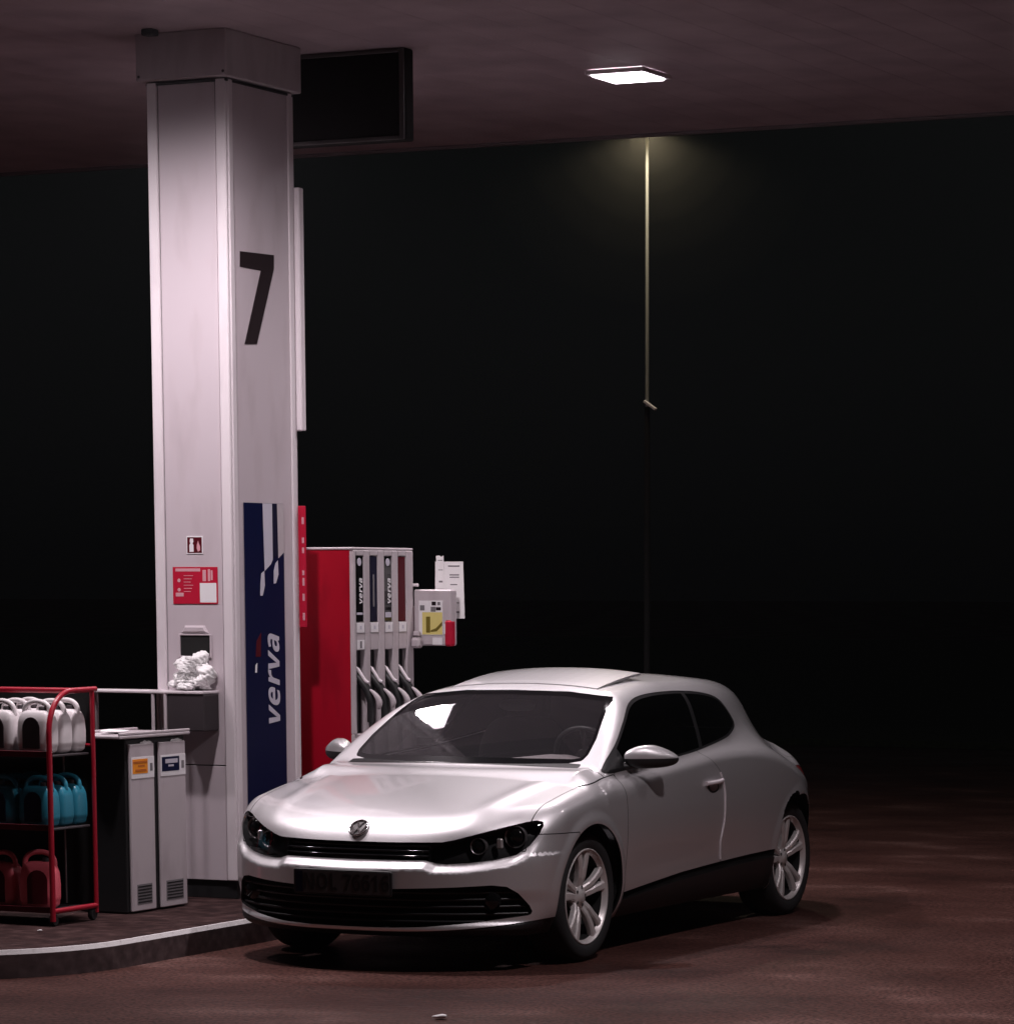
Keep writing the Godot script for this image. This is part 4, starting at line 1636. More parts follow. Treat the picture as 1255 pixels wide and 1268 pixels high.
func build_pump() -> void:
	var o := Vector3(-1.92, 0.13, -2.155)
	var t := thing("fuel_pump", "red and white fuel pump with four nozzle bays, standing behind the white column", "fuel pump", o)
	# all numbers below are world places; the parts are shifted to the pump's base
	var put := func(called: String, mb: Mb, m: Material, parent: Node3D = t) -> MeshInstance3D:
		if parent == t:
			for i in mb.v.size():
				mb.v[i] -= o
		else:
			for i in mb.v.size():
				mb.v[i] -= o
		return obj(called, mb, m, parent)
	var b := Mb.new()
	b.box(Vector3(-1.93, 1.075, -2.150), Vector3(0.80, 1.87, 0.655), 0.01)
	put.call("cabinet", b, mats.black_plastic)
	b = Mb.new()
	b.box(Vector3(-1.935, 1.08, -1.820), Vector3(0.83, 1.88, 0.022), 0.006)
	put.call("end_panel", b, mats.red_panel)
	b = Mb.new()
	b.box(Vector3(-1.935, 1.08, -2.482), Vector3(0.83, 1.88, 0.022), 0.006)
	put.call("end_panel", b, mats.red_panel)
	b = Mb.new()
	b.box(Vector3(-1.935, 2.024, -2.151), Vector3(0.87, 0.014, 0.70), 0.004)
	put.call("top_cover", b, mats.grey_panel)
	b = Mb.new()
	b.box(Vector3(-1.93, 0.14, -2.15), Vector3(0.78, 0.10, 0.62), 0.004)
	put.call("base", b, mats.black_plastic)
	# front frame round the bays
	var zs := [[-1.834, -1.924], [-1.990, -2.082], [-2.156, -2.247], [-2.315, -2.408]]
	var fr := Mb.new()
	var edges := [-1.812, -1.834, -1.924, -1.990, -2.082, -2.156, -2.247, -2.315, -2.408, -2.492]
	for k in 5:
		var z0: float = edges[k * 2]
		var z1: float = edges[k * 2 + 1]
		fr.box(Vector3(-1.512, 1.501, (z0 + z1) * 0.5), Vector3(0.036, 1.03, z0 - z1), 0.006)
	for k in 4:
		var zc: float = (zs[k][0] + zs[k][1]) * 0.5
		var w: float = zs[k][0] - zs[k][1] - 0.0006
		fr.box(Vector3(-1.513, 2.000, zc), Vector3(0.034, 0.030, w), 0.004)
		fr.box(Vector3(-1.513, 1.535, zc), Vector3(0.034, 0.154, w), 0.004)
	fr.box(Vector3(-1.516, 0.62, -2.152), Vector3(0.030, 0.74, 0.68), 0.006)
	put.call("front_frame", fr, mats.grey_panel)
	var tints := [mats.gloss_black, mats.navy_dark, mats.gloss_black, mats.dark_red]
	for k in 4:
		var z0: float = zs[k][0] - 0.004
		var z1: float = zs[k][1] + 0.004
		var zc := (z0 + z1) * 0.5
		b = Mb.new()
		plate_x(b, z0, 1.618, z1, 1.982, -1.510, 0.010)
		var gp: MeshInstance3D = put.call("grade_panel", b, tints[k])
		if k in [0, 2]:
			var tx := text_mb("verva", 0.042, 0.0015, Transform3D(Basis(Vector3.UP, Vector3.BACK, Vector3.RIGHT), Vector3(-1.4995, 1.79, zc - 0.012)), 0.15, 0.95)
			put.call("lettering", tx, mats.white_print, gp)
			b = Mb.new()
			b.lathe([Vector2(0.022, -0.001), Vector2(0.022, 0.002), Vector2(0, 0.002)], Transform3D(Basis(Vector3.UP, Vector3.RIGHT, Vector3.FORWARD), Vector3(-1.4995, 1.950, zc)), 20)
			put.call("grade_mark", b, mats.pale_print, gp)
			b = Mb.new()
			plate_x(b, zc + 0.034, 1.638 if k == 2 else 1.655, zc - 0.034, 1.668, -1.4998, 0.002)
			put.call("grade_mark", b, mats.pale_print, gp)
		elif k == 1:
			b = Mb.new()
			plate_x(b, zc + 0.006, 1.70, zc - 0.010, 1.88, -1.4998, 0.002)
			put.call("grade_mark", b, mats.grey_print, gp)
		b = Mb.new()
		plate_x(b, z0, 1.556, z1, 1.611, -1.4955, 0.003)
		var lb: MeshInstance3D = put.call("bay_label", b, mats.white_print)
		b = Mb.new()
		plate_x(b, zc + 0.010, 1.574, zc - 0.008, 1.594, -1.4922, 0.001)
		put.call("print", b, mats.pale_print, lb)
	b = Mb.new()
	plate_x(b, -1.838, 1.462, -1.920, 1.515, -1.4955, 0.003)
	var s2: MeshInstance3D = put.call("bay_label", b, mats.white_print)
	b = Mb.new()
	plate_x(b, -1.868, 1.470, -1.888, 1.508, -1.4922, 0.001)
	put.call("print", b, mats.grey_print, s2)
	# payment head on the far end, its screen towards the camera
	b = Mb.new()
	b.box(Vector3(-1.376, 1.634, -2.535), Vector3(0.246, 0.322, 0.07), 0.008)
	b.box(Vector3(-1.50, 1.62, -2.575), Vector3(0.10, 0.16, 0.07), 0.004)
	var pod: MeshInstance3D = put.call("payment_head", b, mats.grey_panel)
	b = Mb.new()
	plate(b, -1.463, 1.533, -1.306, 1.731, -2.4995, 0.003)
	put.call("screen", b, mats.white_print, pod)
	var ins := [
		[-1.440, 1.537, -1.309, 1.665, mats.yellow_print], [-1.415, 1.548, -1.388, 1.640, mats.olive_print], [-1.384, 1.668, -1.352, 1.696, mats.grey_print],
		[-1.455, 1.675, -1.425, 1.705, mats.grey_print], [-1.378, 1.704, -1.350, 1.726, mats.dark_print], [-1.340, 1.706, -1.322, 1.724, mats.grey_print], [-1.350, 1.676, -1.318, 1.694, mats.dark_print],
	]
	for q: Array in ins:
		b = Mb.new()
		plate(b, q[0], q[1], q[2], q[3], -2.4965, 0.0015 if q[4] != mats.olive_print else 0.0028)
		put.call("print", b, q[4], pod)
	b = Mb.new()
	b.prism(PackedVector2Array([Vector2(-1.385, 1.551), Vector2(-1.345, 1.556), Vector2(-1.309, 1.590), Vector2(-1.309, 1.612), Vector2(-1.350, 1.574), Vector2(-1.385, 1.562)]), Transform3D(Basis(), Vector3(0, 0, -2.495)), 0.0012)
	put.call("print", b, mats.olive_print, pod)
	b = Mb.new()
	plate(b, -1.300, 1.540, -1.280, 1.600, -2.4995, 0.003)
	plate(b, -1.375, 1.478, -1.312, 1.520, -2.4995, 0.003)
	put.call("sticker", b, mats.white_print, pod)
	b = Mb.new()
	b.box(Vector3(-1.272, 1.545, -2.520), Vector3(0.044, 0.150, 0.06), 0.010)
	put.call("card_reader", b, mats.red_sign, pod)
	b = Mb.new()
	b.box(Vector3(-1.462, 1.490, -2.470), Vector3(0.060, 0.062, 0.060), 0.014)
	b.box(Vector3(-1.468, 1.542, -2.480), Vector3(0.044, 0.030, 0.030), 0.008)
	put.call("receipt_printer", b, mats.grey_panel, pod)
	b = Mb.new()
	b.box(Vector3(-1.488, 1.820, -2.50), Vector3(0.036, 0.018, 0.03), 0.004)
	put.call("bracket", b, mats.white_trim)
	# nozzles: lifted out one by one, so each is a thing of its own
	var which := ["black fuel nozzle nearest the red end of the pump", "black fuel nozzle second from the red end of the pump", "black fuel nozzle third from the red end of the pump", "black fuel nozzle farthest from the red end, next to the payment screen"]
	for k in 4:
		var zc: float = (zs[k][0] + zs[k][1]) * 0.5 + 0.012
		var n := thing("fuel_nozzle", which[k], "fuel nozzle", Vector3(-1.50, 1.04, zc), "fuel nozzles hanging in the pump bays")
		var y := 0.275
		b = Mb.new()
		b.tube(PackedVector3Array([Vector3(-0.045, y + 0.02, 0), Vector3(0.0, y - 0.015, 0), Vector3(0.05, y - 0.075, 0), Vector3(0.075, y - 0.150, 0), Vector3(0.072, y - 0.26, 0)]), 0.028, 12, true, 0.020)
		obj("body", b, mats.black_plastic, n)
		b = Mb.new()
		b.tube(PackedVector3Array([Vector3(-0.022, y + 0.050, 0.012), Vector3(0.0, y + 0.036, 0.012), Vector3(0.028, y - 0.004, 0.012), Vector3(0.048, y - 0.030, 0.012), Vector3(0.064, y - 0.038, 0.008)]), 0.0095, 10)
		obj("spout_guard", b, mats.white_trim, n)
		b = Mb.new()
		b.lump(func(d: Vector3) -> Vector3:
			var q := Vector3(signf(d.x) * pow(absf(d.x), 0.8), d.y, signf(d.z) * pow(absf(d.z), 0.7))
			var bend := 0.030 * (1.0 - q.y * q.y)
			return Vector3(0.092 + bend - 0.030 * q.y + 0.016 * q.x, y - 0.128 + 0.058 * q.y, 0.018 * q.z), 16, 18)
		obj("grip_cover", b, mats.grey_panel, n)
		b = Mb.new()
		var path := PackedVector3Array()
		for i in 22:
			var f := i / 21.0
			path.append(Vector3(0.072 + 0.030 * sin(f * PI), lerpf(y - 0.25, -0.62, f) , 0.02 * sin(f * 5.0)))
		b.tube(path, 0.013, 10)
		obj("hose", b, mats.rubber, n)
	# paper notice taped behind the payment head
	var nt := thing("paper_notice", "white paper notice standing up behind the pump's payment screen", "notice", Vector3(-1.325, 1.63, -2.62))
	b = Mb.new()
	var sheet := PackedVector2Array([Vector2(-0.098, 0.0), Vector2(0.096, -0.002), Vector2(0.088, 0.325), Vector2(-0.094, 0.325)])
	b.prism(sheet, Transform3D(), 0.002)
	obj("sheet", b, mats.paper, nt)
	b = Mb.new()
	b.prism(PackedVector2Array([Vector2(-0.080, 0.172), Vector2(-0.032, 0.168), Vector2(-0.038, 0.360), Vector2(-0.052, 0.352), Vector2(-0.066, 0.360), Vector2(-0.086, 0.358)]), Transform3D(Basis(), Vector3(0, 0, 0.004)), 0.002)
	obj("slip", b, mats.paper, nt)
	b = Mb.new()
	for q: Array in [[-0.010, 0.295, 0.065, 0.008], [0.0, 0.245, 0.062, 0.007], [0.0, 0.232, 0.062, 0.006], [0.004, 0.190, 0.050, 0.006], [0.045, 0.085, 0.060, 0.006], [0.040, 0.030, 0.062, 0.010], [-0.074, 0.330, -0.044, 0.004], [-0.072, 0.275, -0.042, 0.004], [-0.068, 0.205, -0.044, 0.010]]:
		plate(b, q[0], q[1], q[2], q[1] + q[3], 0.0022 if q[0] > -0.02 else 0.0062, 0.0008)
	var ln := obj("print", b, mats.grey_print, nt)
	ln.set_meta("kind", "stuff")


func build_column_signs() -> void:
	var z := -0.8605
	var t := thing("extinguisher_sign", "small dark red fire extinguisher sign high on the column front", "sign", Vector3(-1.928, 1.988, z))
	var b := Mb.new()
	plate(b, -0.052, 0.0, 0.052, 0.096, 0.0, 0.003)
	obj("board", b, mats.white_print, t)
	b = Mb.new()
	plate(b, -0.046, 0.006, 0.046, 0.090, 0.003, 0.001)
	obj("field", b, mats.dark_red, t)
	b = Mb.new()
	b.prism(PackedVector2Array([Vector2(-0.032, 0.012), Vector2(-0.006, 0.012), Vector2(-0.006, 0.048), Vector2(-0.012, 0.056), Vector2(-0.006, 0.066), Vector2(-0.008, 0.082), Vector2(-0.026, 0.084), Vector2(-0.030, 0.070), Vector2(-0.026, 0.056), Vector2(-0.032, 0.048)]), Transform3D(Basis(), Vector3(0, 0, 0.004)), 0.001)
	obj("extinguisher_symbol", b, mats.white_print, t)
	b = Mb.new()
	b.prism(PackedVector2Array([Vector2(0.022, 0.012), Vector2(0.036, 0.020), Vector2(0.036, 0.040), Vector2(0.028, 0.056), Vector2(0.024, 0.072), Vector2(0.016, 0.052), Vector2(0.014, 0.030)]), Transform3D(Basis(), Vector3(0, 0, 0.004)), 0.001)
	obj("flame_symbol", b, mats.pink_print, t)
	# red instruction board
	t = thing("instruction_sign", "bright red instruction board with a white square, on the column front", "sign", Vector3(-1.928, 1.721, z))
	b = Mb.new()
	plate(b, -0.142, 0.0, 0.142, 0.198, 0.0, 0.004)
	obj("board", b, mats.red_sign, t)
	b = Mb.new()
	plate(b, 0.030, 0.008, 0.134, 0.112, 0.004, 0.001)
	obj("white_square", b, mats.white_print, t)
	b = Mb.new()
	plate(b, 0.048, 0.122, 0.070, 0.182, 0.004, 0.001)
	plate(b, 0.082, 0.122, 0.096, 0.186, 0.004, 0.001)
	plate(b, 0.100, 0.128, 0.112, 0.180, 0.004, 0.001)
	obj("picture", b, mats.pink_print, t).set_meta("kind", "stuff")
	b = Mb.new()
	plate(b, -0.124, 0.174, 0.034, 0.190, 0.004, 0.001)
	plate(b, -0.124, 0.040, -0.074, 0.060, 0.004, 0.001)
	for y: float in [0.126, 0.076]:
		b.lathe([Vector2(0.010, 0.0), Vector2(0.010, 0.001), Vector2(0, 0.001)], Transform3D(Basis(Vector3.RIGHT, Vector3.BACK, Vector3.DOWN), Vector3(-0.102, y, 0.004)), 14)
	for i in 6:
		plate(b, -0.072, 0.150 - i * 0.017, -0.012 - (i % 3) * 0.008, 0.153 - i * 0.017, 0.004, 0.001)
	obj("print", b, mats.pink_print, t).set_meta("kind", "stuff")
	# tall blue banner towards the lane
	t = thing("verva_banner", "tall dark blue vertical banner lettered verva on the lane side of the column", "banner", Vector3(-1.6885, 0.35, -1.18))
	b = Mb.new()
	plate_x(b, 0.208, 0.0, -0.200, 1.913, 0.0, 0.003)
	obj("sheet", b, mats.navy, t)
	var px := Transform3D(Basis(Vector3.FORWARD, Vector3.UP, Vector3.RIGHT), Vector3(0.003, 0, 0)) # local x runs towards -z
	var dec := [
		["stripe", [Vector2(-0.017, 1.912), Vector2(0.080, 1.912), Vector2(0.080, 1.610), Vector2(0.060, 1.585), Vector2(-0.005, 1.548)], mats.pale_print],
		["stripe", [Vector2(0.133, 1.912), Vector2(0.199, 1.912), Vector2(0.199, 1.650), Vector2(0.140, 1.618)], mats.grey_panel],
		["dark_stripe", [Vector2(0.084, 1.911), Vector2(0.130, 1.911), Vector2(0.132, 1.63), Vector2(0.090, 1.62)], mats.navy_dark],
		["chevron", [Vector2(-0.040, 1.535), Vector2(-0.010, 1.548), Vector2(-0.006, 1.470), Vector2(-0.030, 1.415), Vector2(-0.054, 1.415), Vector2(-0.050, 1.480)], mats.pale_print],
		["chevron", [Vector2(0.108, 1.590), Vector2(0.132, 1.606), Vector2(0.138, 1.530), Vector2(0.110, 1.482), Vector2(0.088, 1.480), Vector2(0.090, 1.550)], mats.pale_print],
		["accent", [Vector2(-0.110, 1.085), Vector2(-0.060, 1.085), Vector2(-0.052, 1.215), Vector2(-0.100, 1.170)], mats.dark_red],
		["accent", [Vector2(-0.118, 1.000), Vector2(-0.100, 1.000), Vector2(-0.096, 1.052), Vector2(-0.114, 1.040)], mats.white_print],
	]
	for q: Array in dec:
		b = Mb.new()
		b.prism(PackedVector2Array(q[1]), px, 0.0012)
		obj(q[0], b, q[2], t)
	obj("lettering", text_mb("verva", 0.150, 0.0012, Transform3D(Basis(Vector3.UP, Vector3.BACK, Vector3.RIGHT), Vector3(0.0032, 0.966, -0.062)), 0.22, 0.92), mats.pale_print, t)
	# narrow red sign on the column's back corner
	t = thing("red_edge_sign", "narrow upright red sign on the column's back corner beside the pump", "sign", Vector3(-1.672, 1.59, -1.556))
	b = Mb.new()
	plate(b, -0.022, 0.0, 0.024, 0.665, 0.0, 0.010)
	obj("board", b, mats.red_sign, t)
	b = Mb.new()
	for i in 7:
		var y := 0.04 + i * 0.088 + rng.randf_range(-0.02, 0.02)
		plate(b, 0.002, y, 0.016, y + rng.randf_range(0.02, 0.05), 0.010, 0.001)
	obj("print", b, mats.pink_print, t).set_meta("kind", "stuff")
	# towel box let into the column front
	t = thing("towel_dispenser", "square black opening of the paper towel dispenser on the column front", "paper dispenser", Vector3(-1.934, 1.440, z))
	b = Mb.new()
	for s: float in [-1.0, 1.0]:
		b.box(Vector3(s * 0.100, 0.057, 0.005), Vector3(0.012, 0.128, 0.010), 0.003)
		b.box(Vector3(0, 0.057 + s * 0.060, 0.005), Vector3(0.188, 0.010, 0.010), 0.003)
	obj("frame", b, mats.white_panel, t)
	b = Mb.new()
	plate(b, -0.094, 0.002, 0.094, 0.112, 0.001, 0.002)
	obj("opening", b, mats.void_black, t)
	b = Mb.new()
	b.prism(PackedVector2Array([Vector2(-0.085, 0.125), Vector2(0.085, 0.125), Vector2(0.062, 0.165), Vector2(-0.062, 0.165)]), Transform3D(), 0.016, 0.010)
	obj("hood", b, mats.white_panel, t)


func build_shelf() -> void:
	var t := thing("service_shelf", "narrow metal shelf on thin legs with a black box under it, before the column", "shelf", Vector3(-2.2, 0.13, -0.78))
	var b := Mb.new()
	b.box(Vector3(0.010, 1.120, 0.0), Vector3(0.80, 0.016, 0.165), 0.004)
	obj("top", b, mats.white_trim, t)
	b = Mb.new()
	b.box(Vector3(0.295, 1.012, 0.0), Vector3(0.235, 0.198, 0.150), 0.006)
	obj("box", b, mats.foam_dark, t)
	for q: Array in [[0.085, 0.070], [0.165, 0.072], [-0.37, 0.070], [0.03, -0.065], [-0.37, -0.065]]:
		b = Mb.new()
		b.tube(PackedVector3Array([Vector3(q[0], 0.0, q[1]), Vector3(q[0], 1.112, q[1])]), 0.010, 10)
		obj("leg", b, mats.grey_panel, t)
	# heap of used towels: each sheet is a crumpled skin
	var h := thing("paper_towel_heap", "heap of crumpled white paper towels spilling over the shelf below the dispenser", "paper towels", Vector3(-1.925, 1.259, -0.80))
	var spots := [[-0.02, 0.035, 0.01, 0.075, 0.035], [0.055, 0.045, 0.0, 0.055, 0.040], [-0.075, 0.060, -0.015, 0.050, 0.055], [0.0, 0.105, -0.02, 0.080, 0.050], [0.075, 0.105, -0.015, 0.055, 0.050], [-0.050, 0.150, -0.03, 0.050, 0.050], [0.035, 0.165, -0.035, 0.045, 0.045], [-0.01, 0.025, 0.045, 0.042, 0.026], [0.095, 0.060, 0.01, 0.035, 0.045], [-0.105, 0.035, 0.01, 0.028, 0.022]]
	for k in spots.size():
		var s: Array = spots[k]
		var planes := []
		for q in 15:
			planes.append([Vector3(rng.randfn(), rng.randfn(), rng.randfn()).normalized(), rng.randf_range(0.62, 1.05)])
		b = Mb.new()
		b.lump(func(d: Vector3) -> Vector3:
			var w := 1.35
			for q: Array in planes:
				var e: float = d.dot(q[0])
				if e > 0.05:
					w = minf(w, q[1] / e)
			w *= 1.0 - 0.16 * absf(sin(7.0 * d.x + 5.0 * d.y + k)) * absf(sin(6.0 * d.z - 4.0 * d.y))
			w += 0.05 * sin(9.0 * d.x + k) * sin(8.0 * d.y) * sin(7.0 * d.z + 2.0)
			return Vector3(s[0] + d.x * w * s[3] * 1.1, maxf(s[1] + d.y * w * s[4] * 0.9, 0.002), clampf(s[2] + d.z * w * 0.06, -0.058, 0.10)), 20, 28)
		obj("crumpled_towel", b, mats.paper, h)
	for k in 9:
		var ctr := Vector3(rng.randf_range(-0.085, 0.085), rng.randf_range(0.03, 0.18), rng.randf_range(-0.01, 0.05))
		var bs := Basis(Vector3(rng.randfn(), rng.randfn(), rng.randfn()).normalized(), rng.randf_range(-1.0, 1.0))
		var ph := rng.randf_range(0.0, 6.0)
		b = Mb.new()
		var g := []
		for j in 9:
			var row := []
			for i in 9:
				var u := i / 4.0 - 1.0
				var v := j / 4.0 - 1.0
				var q := Vector3(u * 0.048, v * 0.036, 0.016 * sin(2.6 * u + ph) + 0.010 * absf(sin(4.0 * v + 2.0 * u + ph)) + 0.012 * u * v)
				q = ctr + bs * q
				row.append(Vector3(q.x, maxf(q.y, 0.003), maxf(q.z, -0.056)))
			g.append(row)
		for j in 8:
			for i in 8:
				b.quad(g[j][i], g[j][i + 1], g[j + 1][i + 1], g[j + 1][i], bs.z)
		obj("loose_sheet", b, mats.paper, h)


func build_bins() -> void:
	var t := thing("waste_bin", "dark double waste bin with two pale doors standing left of the column", "waste bin", Vector3(-1.90, 0.13, -0.18))
	var b := Mb.new()
	b.box(Vector3(-0.008, 0.455, 0.0), Vector3(0.300, 0.90, 0.555), 0.006)
	obj("body", b, mats.black_plastic, t)
	b = Mb.new()
	b.box(Vector3(0.0, 0.918, 0.035), Vector3(0.34, 0.018, 0.66), 0.005)
	obj("top_tray", b, mats.grey_panel, t)
	b = Mb.new()
	for s: float in [-1.0, 1.0]:
		b.box(Vector3(s * 0.163, 0.934, 0.035), Vector3(0.012, 0.014, 0.66), 0.003)
	obj("tray_edge", b, mats.grey_panel, t).set_meta("kind", "stuff")
	for k in 2:
		var z0: float = [0.262, -0.012][k]
		var z1: float = [0.036, -0.262][k]
		var zc := (z0 + z1) * 0.5
		b = Mb.new()
		b.box(Vector3(0.151, 0.445, zc), Vector3(0.016, 0.868, z0 - z1), 0.005)
		var dr := obj("door", b, mats.grey_panel, t)
		b = Mb.new()
		plate_x(b, z0 - 0.010, 0.700, z1 + 0.004, 0.810, 0.1592, 0.002)
		var st := obj("label", b, mats.white_print, dr)
		b = Mb.new()
		plate_x(b, z0 - 0.020, 0.725, z1 + 0.065, 0.800, 0.1612, 0.001)
		obj("label_field", b, [mats.orange_print, mats.navy][k], dr)
		b = Mb.new()
		if k == 0:
			plate_x(b, z0 - 0.026, 0.778, z1 + 0.070, 0.790, 0.1622, 0.001)
			plate_x(b, z0 - 0.070, 0.760, z1 + 0.095, 0.770, 0.1622, 0.001)
			plate_x(b, z0 - 0.045, 0.735, z1 + 0.080, 0.748, 0.1622, 0.001)
		else:
			plate_x(b, z0 - 0.052, 0.766, z1 + 0.082, 0.788, 0.1622, 0.001)
			plate_x(b, z0 - 0.080, 0.748, z1 + 0.120, 0.758, 0.1622, 0.001)
		obj("label_print", b, [mats.dark_orange, mats.pale_print][k], dr).set_meta("kind", "stuff")
		b = Mb.new()
		plate_x(b, z1 + 0.044, 0.735, z1 + 0.020, 0.775, 0.1612, 0.001)
		obj("label_mark", b, mats.grey_print, dr)
		# pierced vent low on the door
		b = Mb.new()
		plate_x(b, z0 - 0.045, 0.045, z1 + 0.040, 0.150, 0.1592, 0.001)
		obj("vent_field", b, mats.grey_print, dr)
		b = Mb.new()
		for i in 6:
			plate_x(b, z0 - 0.052, 0.053 + i * 0.016, z1 + 0.047, 0.061 + i * 0.016, 0.1602, 0.001)
		obj("vent_slot", b, mats.black_plastic, dr).set_meta("kind", "stuff")
		# bag edge that peeps out over the door
		b = Mb.new()
		b.lump(func(d: Vector3) -> Vector3:
			var w := 1.0 + 0.25 * sin(7.0 * d.z + 3.0 * k) + 0.2 * sin(11.0 * d.z)
			return Vector3(0.150 + 0.007 * d.x, 0.879 + 0.010 * d.y * w + 0.002, zc - 0.05 + 0.055 * d.z), 10, 26)
		obj("bag_edge", b, mats.paper, dr)
	var sc := thing("paper_scrap", "white crumpled paper scrap lying on the top of the waste bin", "litter", Vector3(-1.90, 1.059, -0.02))
	b = Mb.new()
	b.lump(func(d: Vector3) -> Vector3:
		return Vector3(0.055 * d.x, 0.010 + 0.009 * d.y + 0.014 * maxf(0.0, d.z) * absf(d.y) , 0.10 * d.z + 0.01 * sin(9.0 * d.x)), 12, 20)
	obj("crumpled_sheet", b, mats.paper, sc)


func make_jug(called: String, label: String, group: String, m: Material, at: Vector3, turn: float, tall: float) -> Node3D:
	var t := thing(called, label, "jug", at, group, turn)
	# width along x, thickness along z; the grip is cast in one piece with the body, an arch over a hollow
	var w := 0.098
	var b := Mb.new()
	var hh := tall * 0.80
	b.lump(func(d: Vector3) -> Vector3:
		var q := Vector3(signf(d.x) * pow(absf(d.x), 0.36), signf(d.y) * pow(absf(d.y), 0.36), signf(d.z) * pow(absf(d.z), 0.42))
		var up := maxf(q.y, 0.0)
		var rib := 1.0 - 0.035 * exp(-pow((q.y + 0.35) / 0.06, 2.0)) - 0.035 * exp(-pow((q.y + 0.70) / 0.06, 2.0))
		return Vector3(w * q.x * (1.0 - 0.16 * up * up) * rib, hh * 0.5 * (1.0 + q.y), 0.058 * q.z * (1.0 - 0.25 * up * up) * rib), 26, 40)
	obj("bottle", b, m, t)
	b = Mb.new()
	var path := PackedVector3Array()
	for i in 17:
		var a := PI * i / 16.0
		path.append(Vector3(-0.076 * cos(a) * (1.0 + 0.08 * sin(a)), hh * 0.88 + (tall - hh * 0.88 - 0.012) * pow(sin(a), 0.7), 0))
	b.tube(path, 0.0135, 10)
	obj("grip", b, m, t)
	b = Mb.new()
	b.lathe([Vector2(0.022, 0), Vector2(0.022, 0.026), Vector2(0.019, 0.030), Vector2(0, 0.030)], Transform3D(Basis(), Vector3(0.034, hh - 0.012, 0)), 16)
	obj("screw_cap", b, mats.foam_dark, t)
	# dark arched print on both broad sides
	var arch := PackedVector2Array([Vector2(-0.052, 0.03), Vector2(0.052, 0.03)])
	for i in 11:
		var a := PI * i / 10.0
		arch.append(Vector2(0.052 * cos(a), hh * 0.60 + 0.055 * sin(a)))
	for s: float in [1.0, -1.0]:
		b = Mb.new()
		b.prism(arch, Transform3D(Basis(Vector3.UP, 0.0 if s > 0.0 else PI), Vector3(0, 0, s * 0.0562)), 0.0035, 0.001)
		obj("arched_label", b, mats[{"white_jug": "foam_dark", "blue_jug": "navy_dark", "red_jug": "dark_red"}[called]], t)
	return t


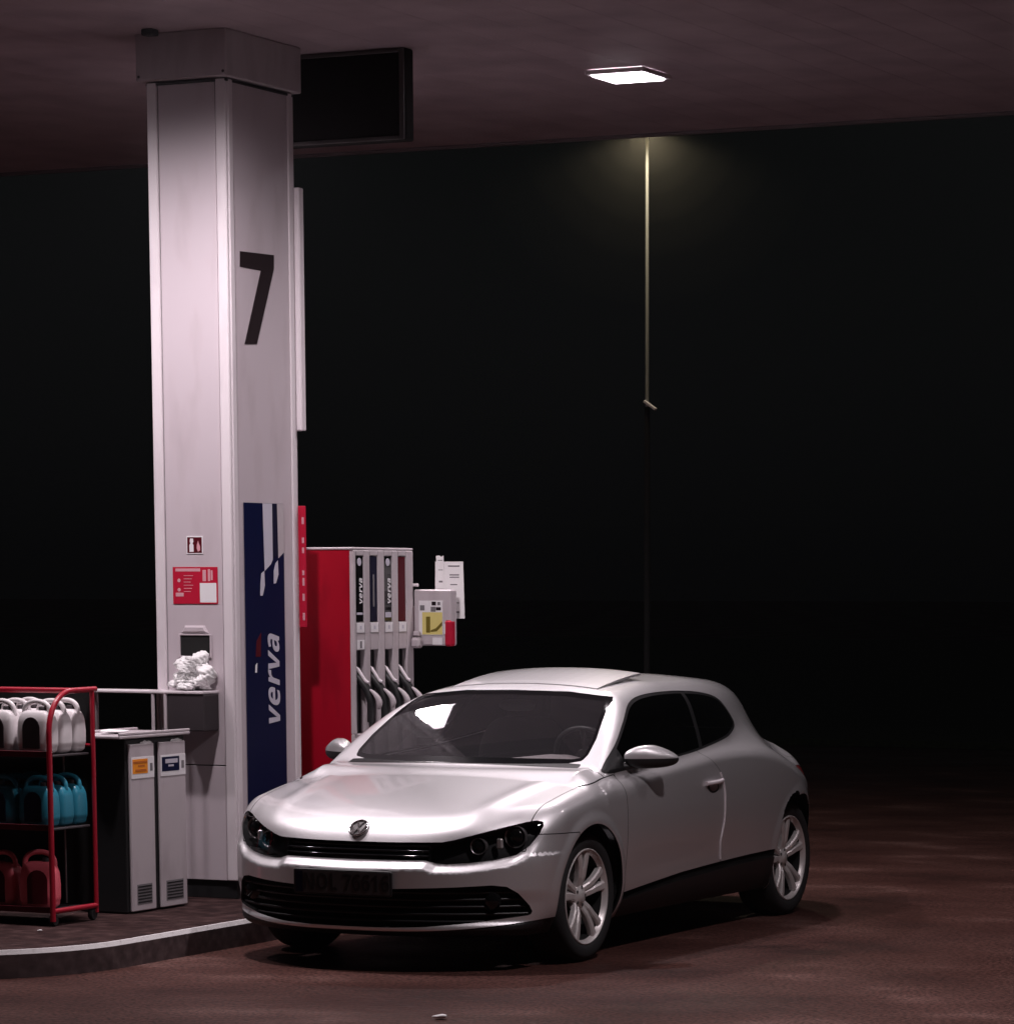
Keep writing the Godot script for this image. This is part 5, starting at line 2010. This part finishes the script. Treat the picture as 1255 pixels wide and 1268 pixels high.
func build_rack() -> void:
	var x1 := -1.745
	var x0 := -2.52
	var zf := 0.785
	var zb := 0.405
	var t := thing("canister_rack", "red tubular rack on castors with three shelves of fluid canisters", "rack", Vector3(-2.13, 0.13, 0.595))
	var o := Vector3(-2.13, 0.13, 0.595)
	var put := func(called: String, pts: Array, r: float, m: Material) -> void:
		var p := PackedVector3Array()
		for q: Vector3 in pts:
			p.append(q - o)
		var b := Mb.new()
		b.tube(p, r, 12)
		obj(called, b, m, t)
	var arc := func(x: float) -> Array:
		var pts := [Vector3(x, 0.155, zf), Vector3(x, 0.6, zf), Vector3(x, 1.09, zf)]
		for i in 9:
			var a := PI * 0.5 * i / 8.0
			pts.append(Vector3(x, 1.10 + 0.20 * sin(a), zf - 0.20 * (1.0 - cos(a))))
		pts.append(Vector3(x, 1.302, zb - 0.03))
		return pts
	put.call("end_frame", arc.call(x1), 0.014, mats.red_tube)
	put.call("end_frame", arc.call(x0), 0.014, mats.red_tube)
	for x: float in [x1, x0]:
		put.call("rear_post", [Vector3(x, 0.17, zb), Vector3(x, 1.292, zb)], 0.012, mats.red_tube)
		put.call("end_rail", [Vector3(x, 0.205, zf), Vector3(x, 0.205, zb)], 0.014, mats.red_tube)
	put.call("top_rail", [Vector3(x0, 1.300, zf - 0.21), Vector3(x1, 1.300, zf - 0.21)], 0.014, mats.red_tube)
	put.call("rear_rail", [Vector3(x0, 1.02, zb), Vector3(x1, 1.02, zb)], 0.008, mats.red_tube)
	var bp := Mb.new()
	bp.box(Vector3((x0 + x1) * 0.5, 0.74, zb - 0.018) - o, Vector3(x1 - x0 - 0.03, 1.10, 0.006), 0.002)
	obj("added_dark_sheet", bp, mats.void_black, t)  # black sheet added for the darkness behind the shelves
	put.call("back_strip", [Vector3(-1.93, 0.21, zb - 0.006), Vector3(-1.93, 1.28, zb - 0.006)], 0.005, mats.steel)
	for y: float in [0.978, 0.612, 0.200]:
		var b := Mb.new()
		b.box(Vector3((x0 + x1) * 0.5, y, (zf + zb) * 0.5) - o, Vector3(x1 - x0 - 0.03, 0.012, zf - zb - 0.03), 0.003)
		obj("shelf", b, mats.foam_dark, t)
		b = Mb.new()
		b.box(Vector3((x0 + x1) * 0.5, y + 0.012, zf) - o, Vector3(x1 - x0 - 0.03, 0.030, 0.008), 0.002)
		obj("shelf_edge", b, mats.dark_red, t)
	for x: float in [x1 - 0.01, x0 + 0.01]:
		for z: float in [zf - 0.02, zb + 0.02]:
			var b := Mb.new()
			b.lathe([Vector2(0, -0.012), Vector2(0.026, -0.012), Vector2(0.030, -0.006), Vector2(0.030, 0.006), Vector2(0.026, 0.012), Vector2(0, 0.012)], Transform3D(Basis(Vector3.UP, Vector3.RIGHT, Vector3.FORWARD), Vector3(x, 0.161, z) - o), 20)
			obj("castor", b, mats.rubber, t)
	# canisters: white on top, blue in the middle, red at the bottom
	var xs := [-1.868, -2.082]
	var zs := [0.705, 0.585, 0.465]
	var where := [["right column, front row", "right column, middle row", "right column, back row"], ["left column, front row", "left column, middle row", "left column, back row"]]
	for q: Array in [["white_jug", "white", "top", 0.985, mats.jug_white, 0.275], ["blue_jug", "blue", "middle", 0.619, mats.jug_blue, 0.262]]:
		for i in 2:
			for j in 3:
				make_jug(q[0], "%s plastic canister on the %s shelf of the red rack, %s" % [q[1], q[2], where[i][j]], "%s canisters in the red rack" % q[1], q[4], Vector3(xs[i], q[3], zs[j]), 0.03 * sin(i * 5.0 + j * 3.0), q[5])
	make_jug("red_jug", "red canister leaning on the bottom shelf of the red rack, the right one", "red canisters in the red rack", mats.jug_red, Vector3(-1.885, 0.207, 0.690), 0.35, 0.300)
	make_jug("red_jug", "red canister at the bottom of the red rack, the left one", "red canisters in the red rack", mats.jug_red, Vector3(-2.110, 0.207, 0.680), -0.1, 0.290)


func build_litter() -> void:
	for q: Array in [["white paper scrap on the asphalt in front of the car's nose", Vector3(1.25, 0.004, 2.25), 0.030], ["tiny white scrap on the island pavement before the red rack", Vector3(-1.66, 0.134, 1.02), 0.012]]:
		var t := thing("paper_scrap", q[0], "litter", q[1])
		var b := Mb.new()
		var r: float = q[2]
		b.lump(func(d: Vector3) -> Vector3:
			return Vector3(r * d.x * (1.0 + 0.3 * sin(5.0 * d.z)), r * 0.3 * (1.0 + d.y) * (1.0 + 0.3 * d.x), r * 0.8 * d.z), 10, 16)
		obj("crumpled_sheet", b, mats.paper, t)
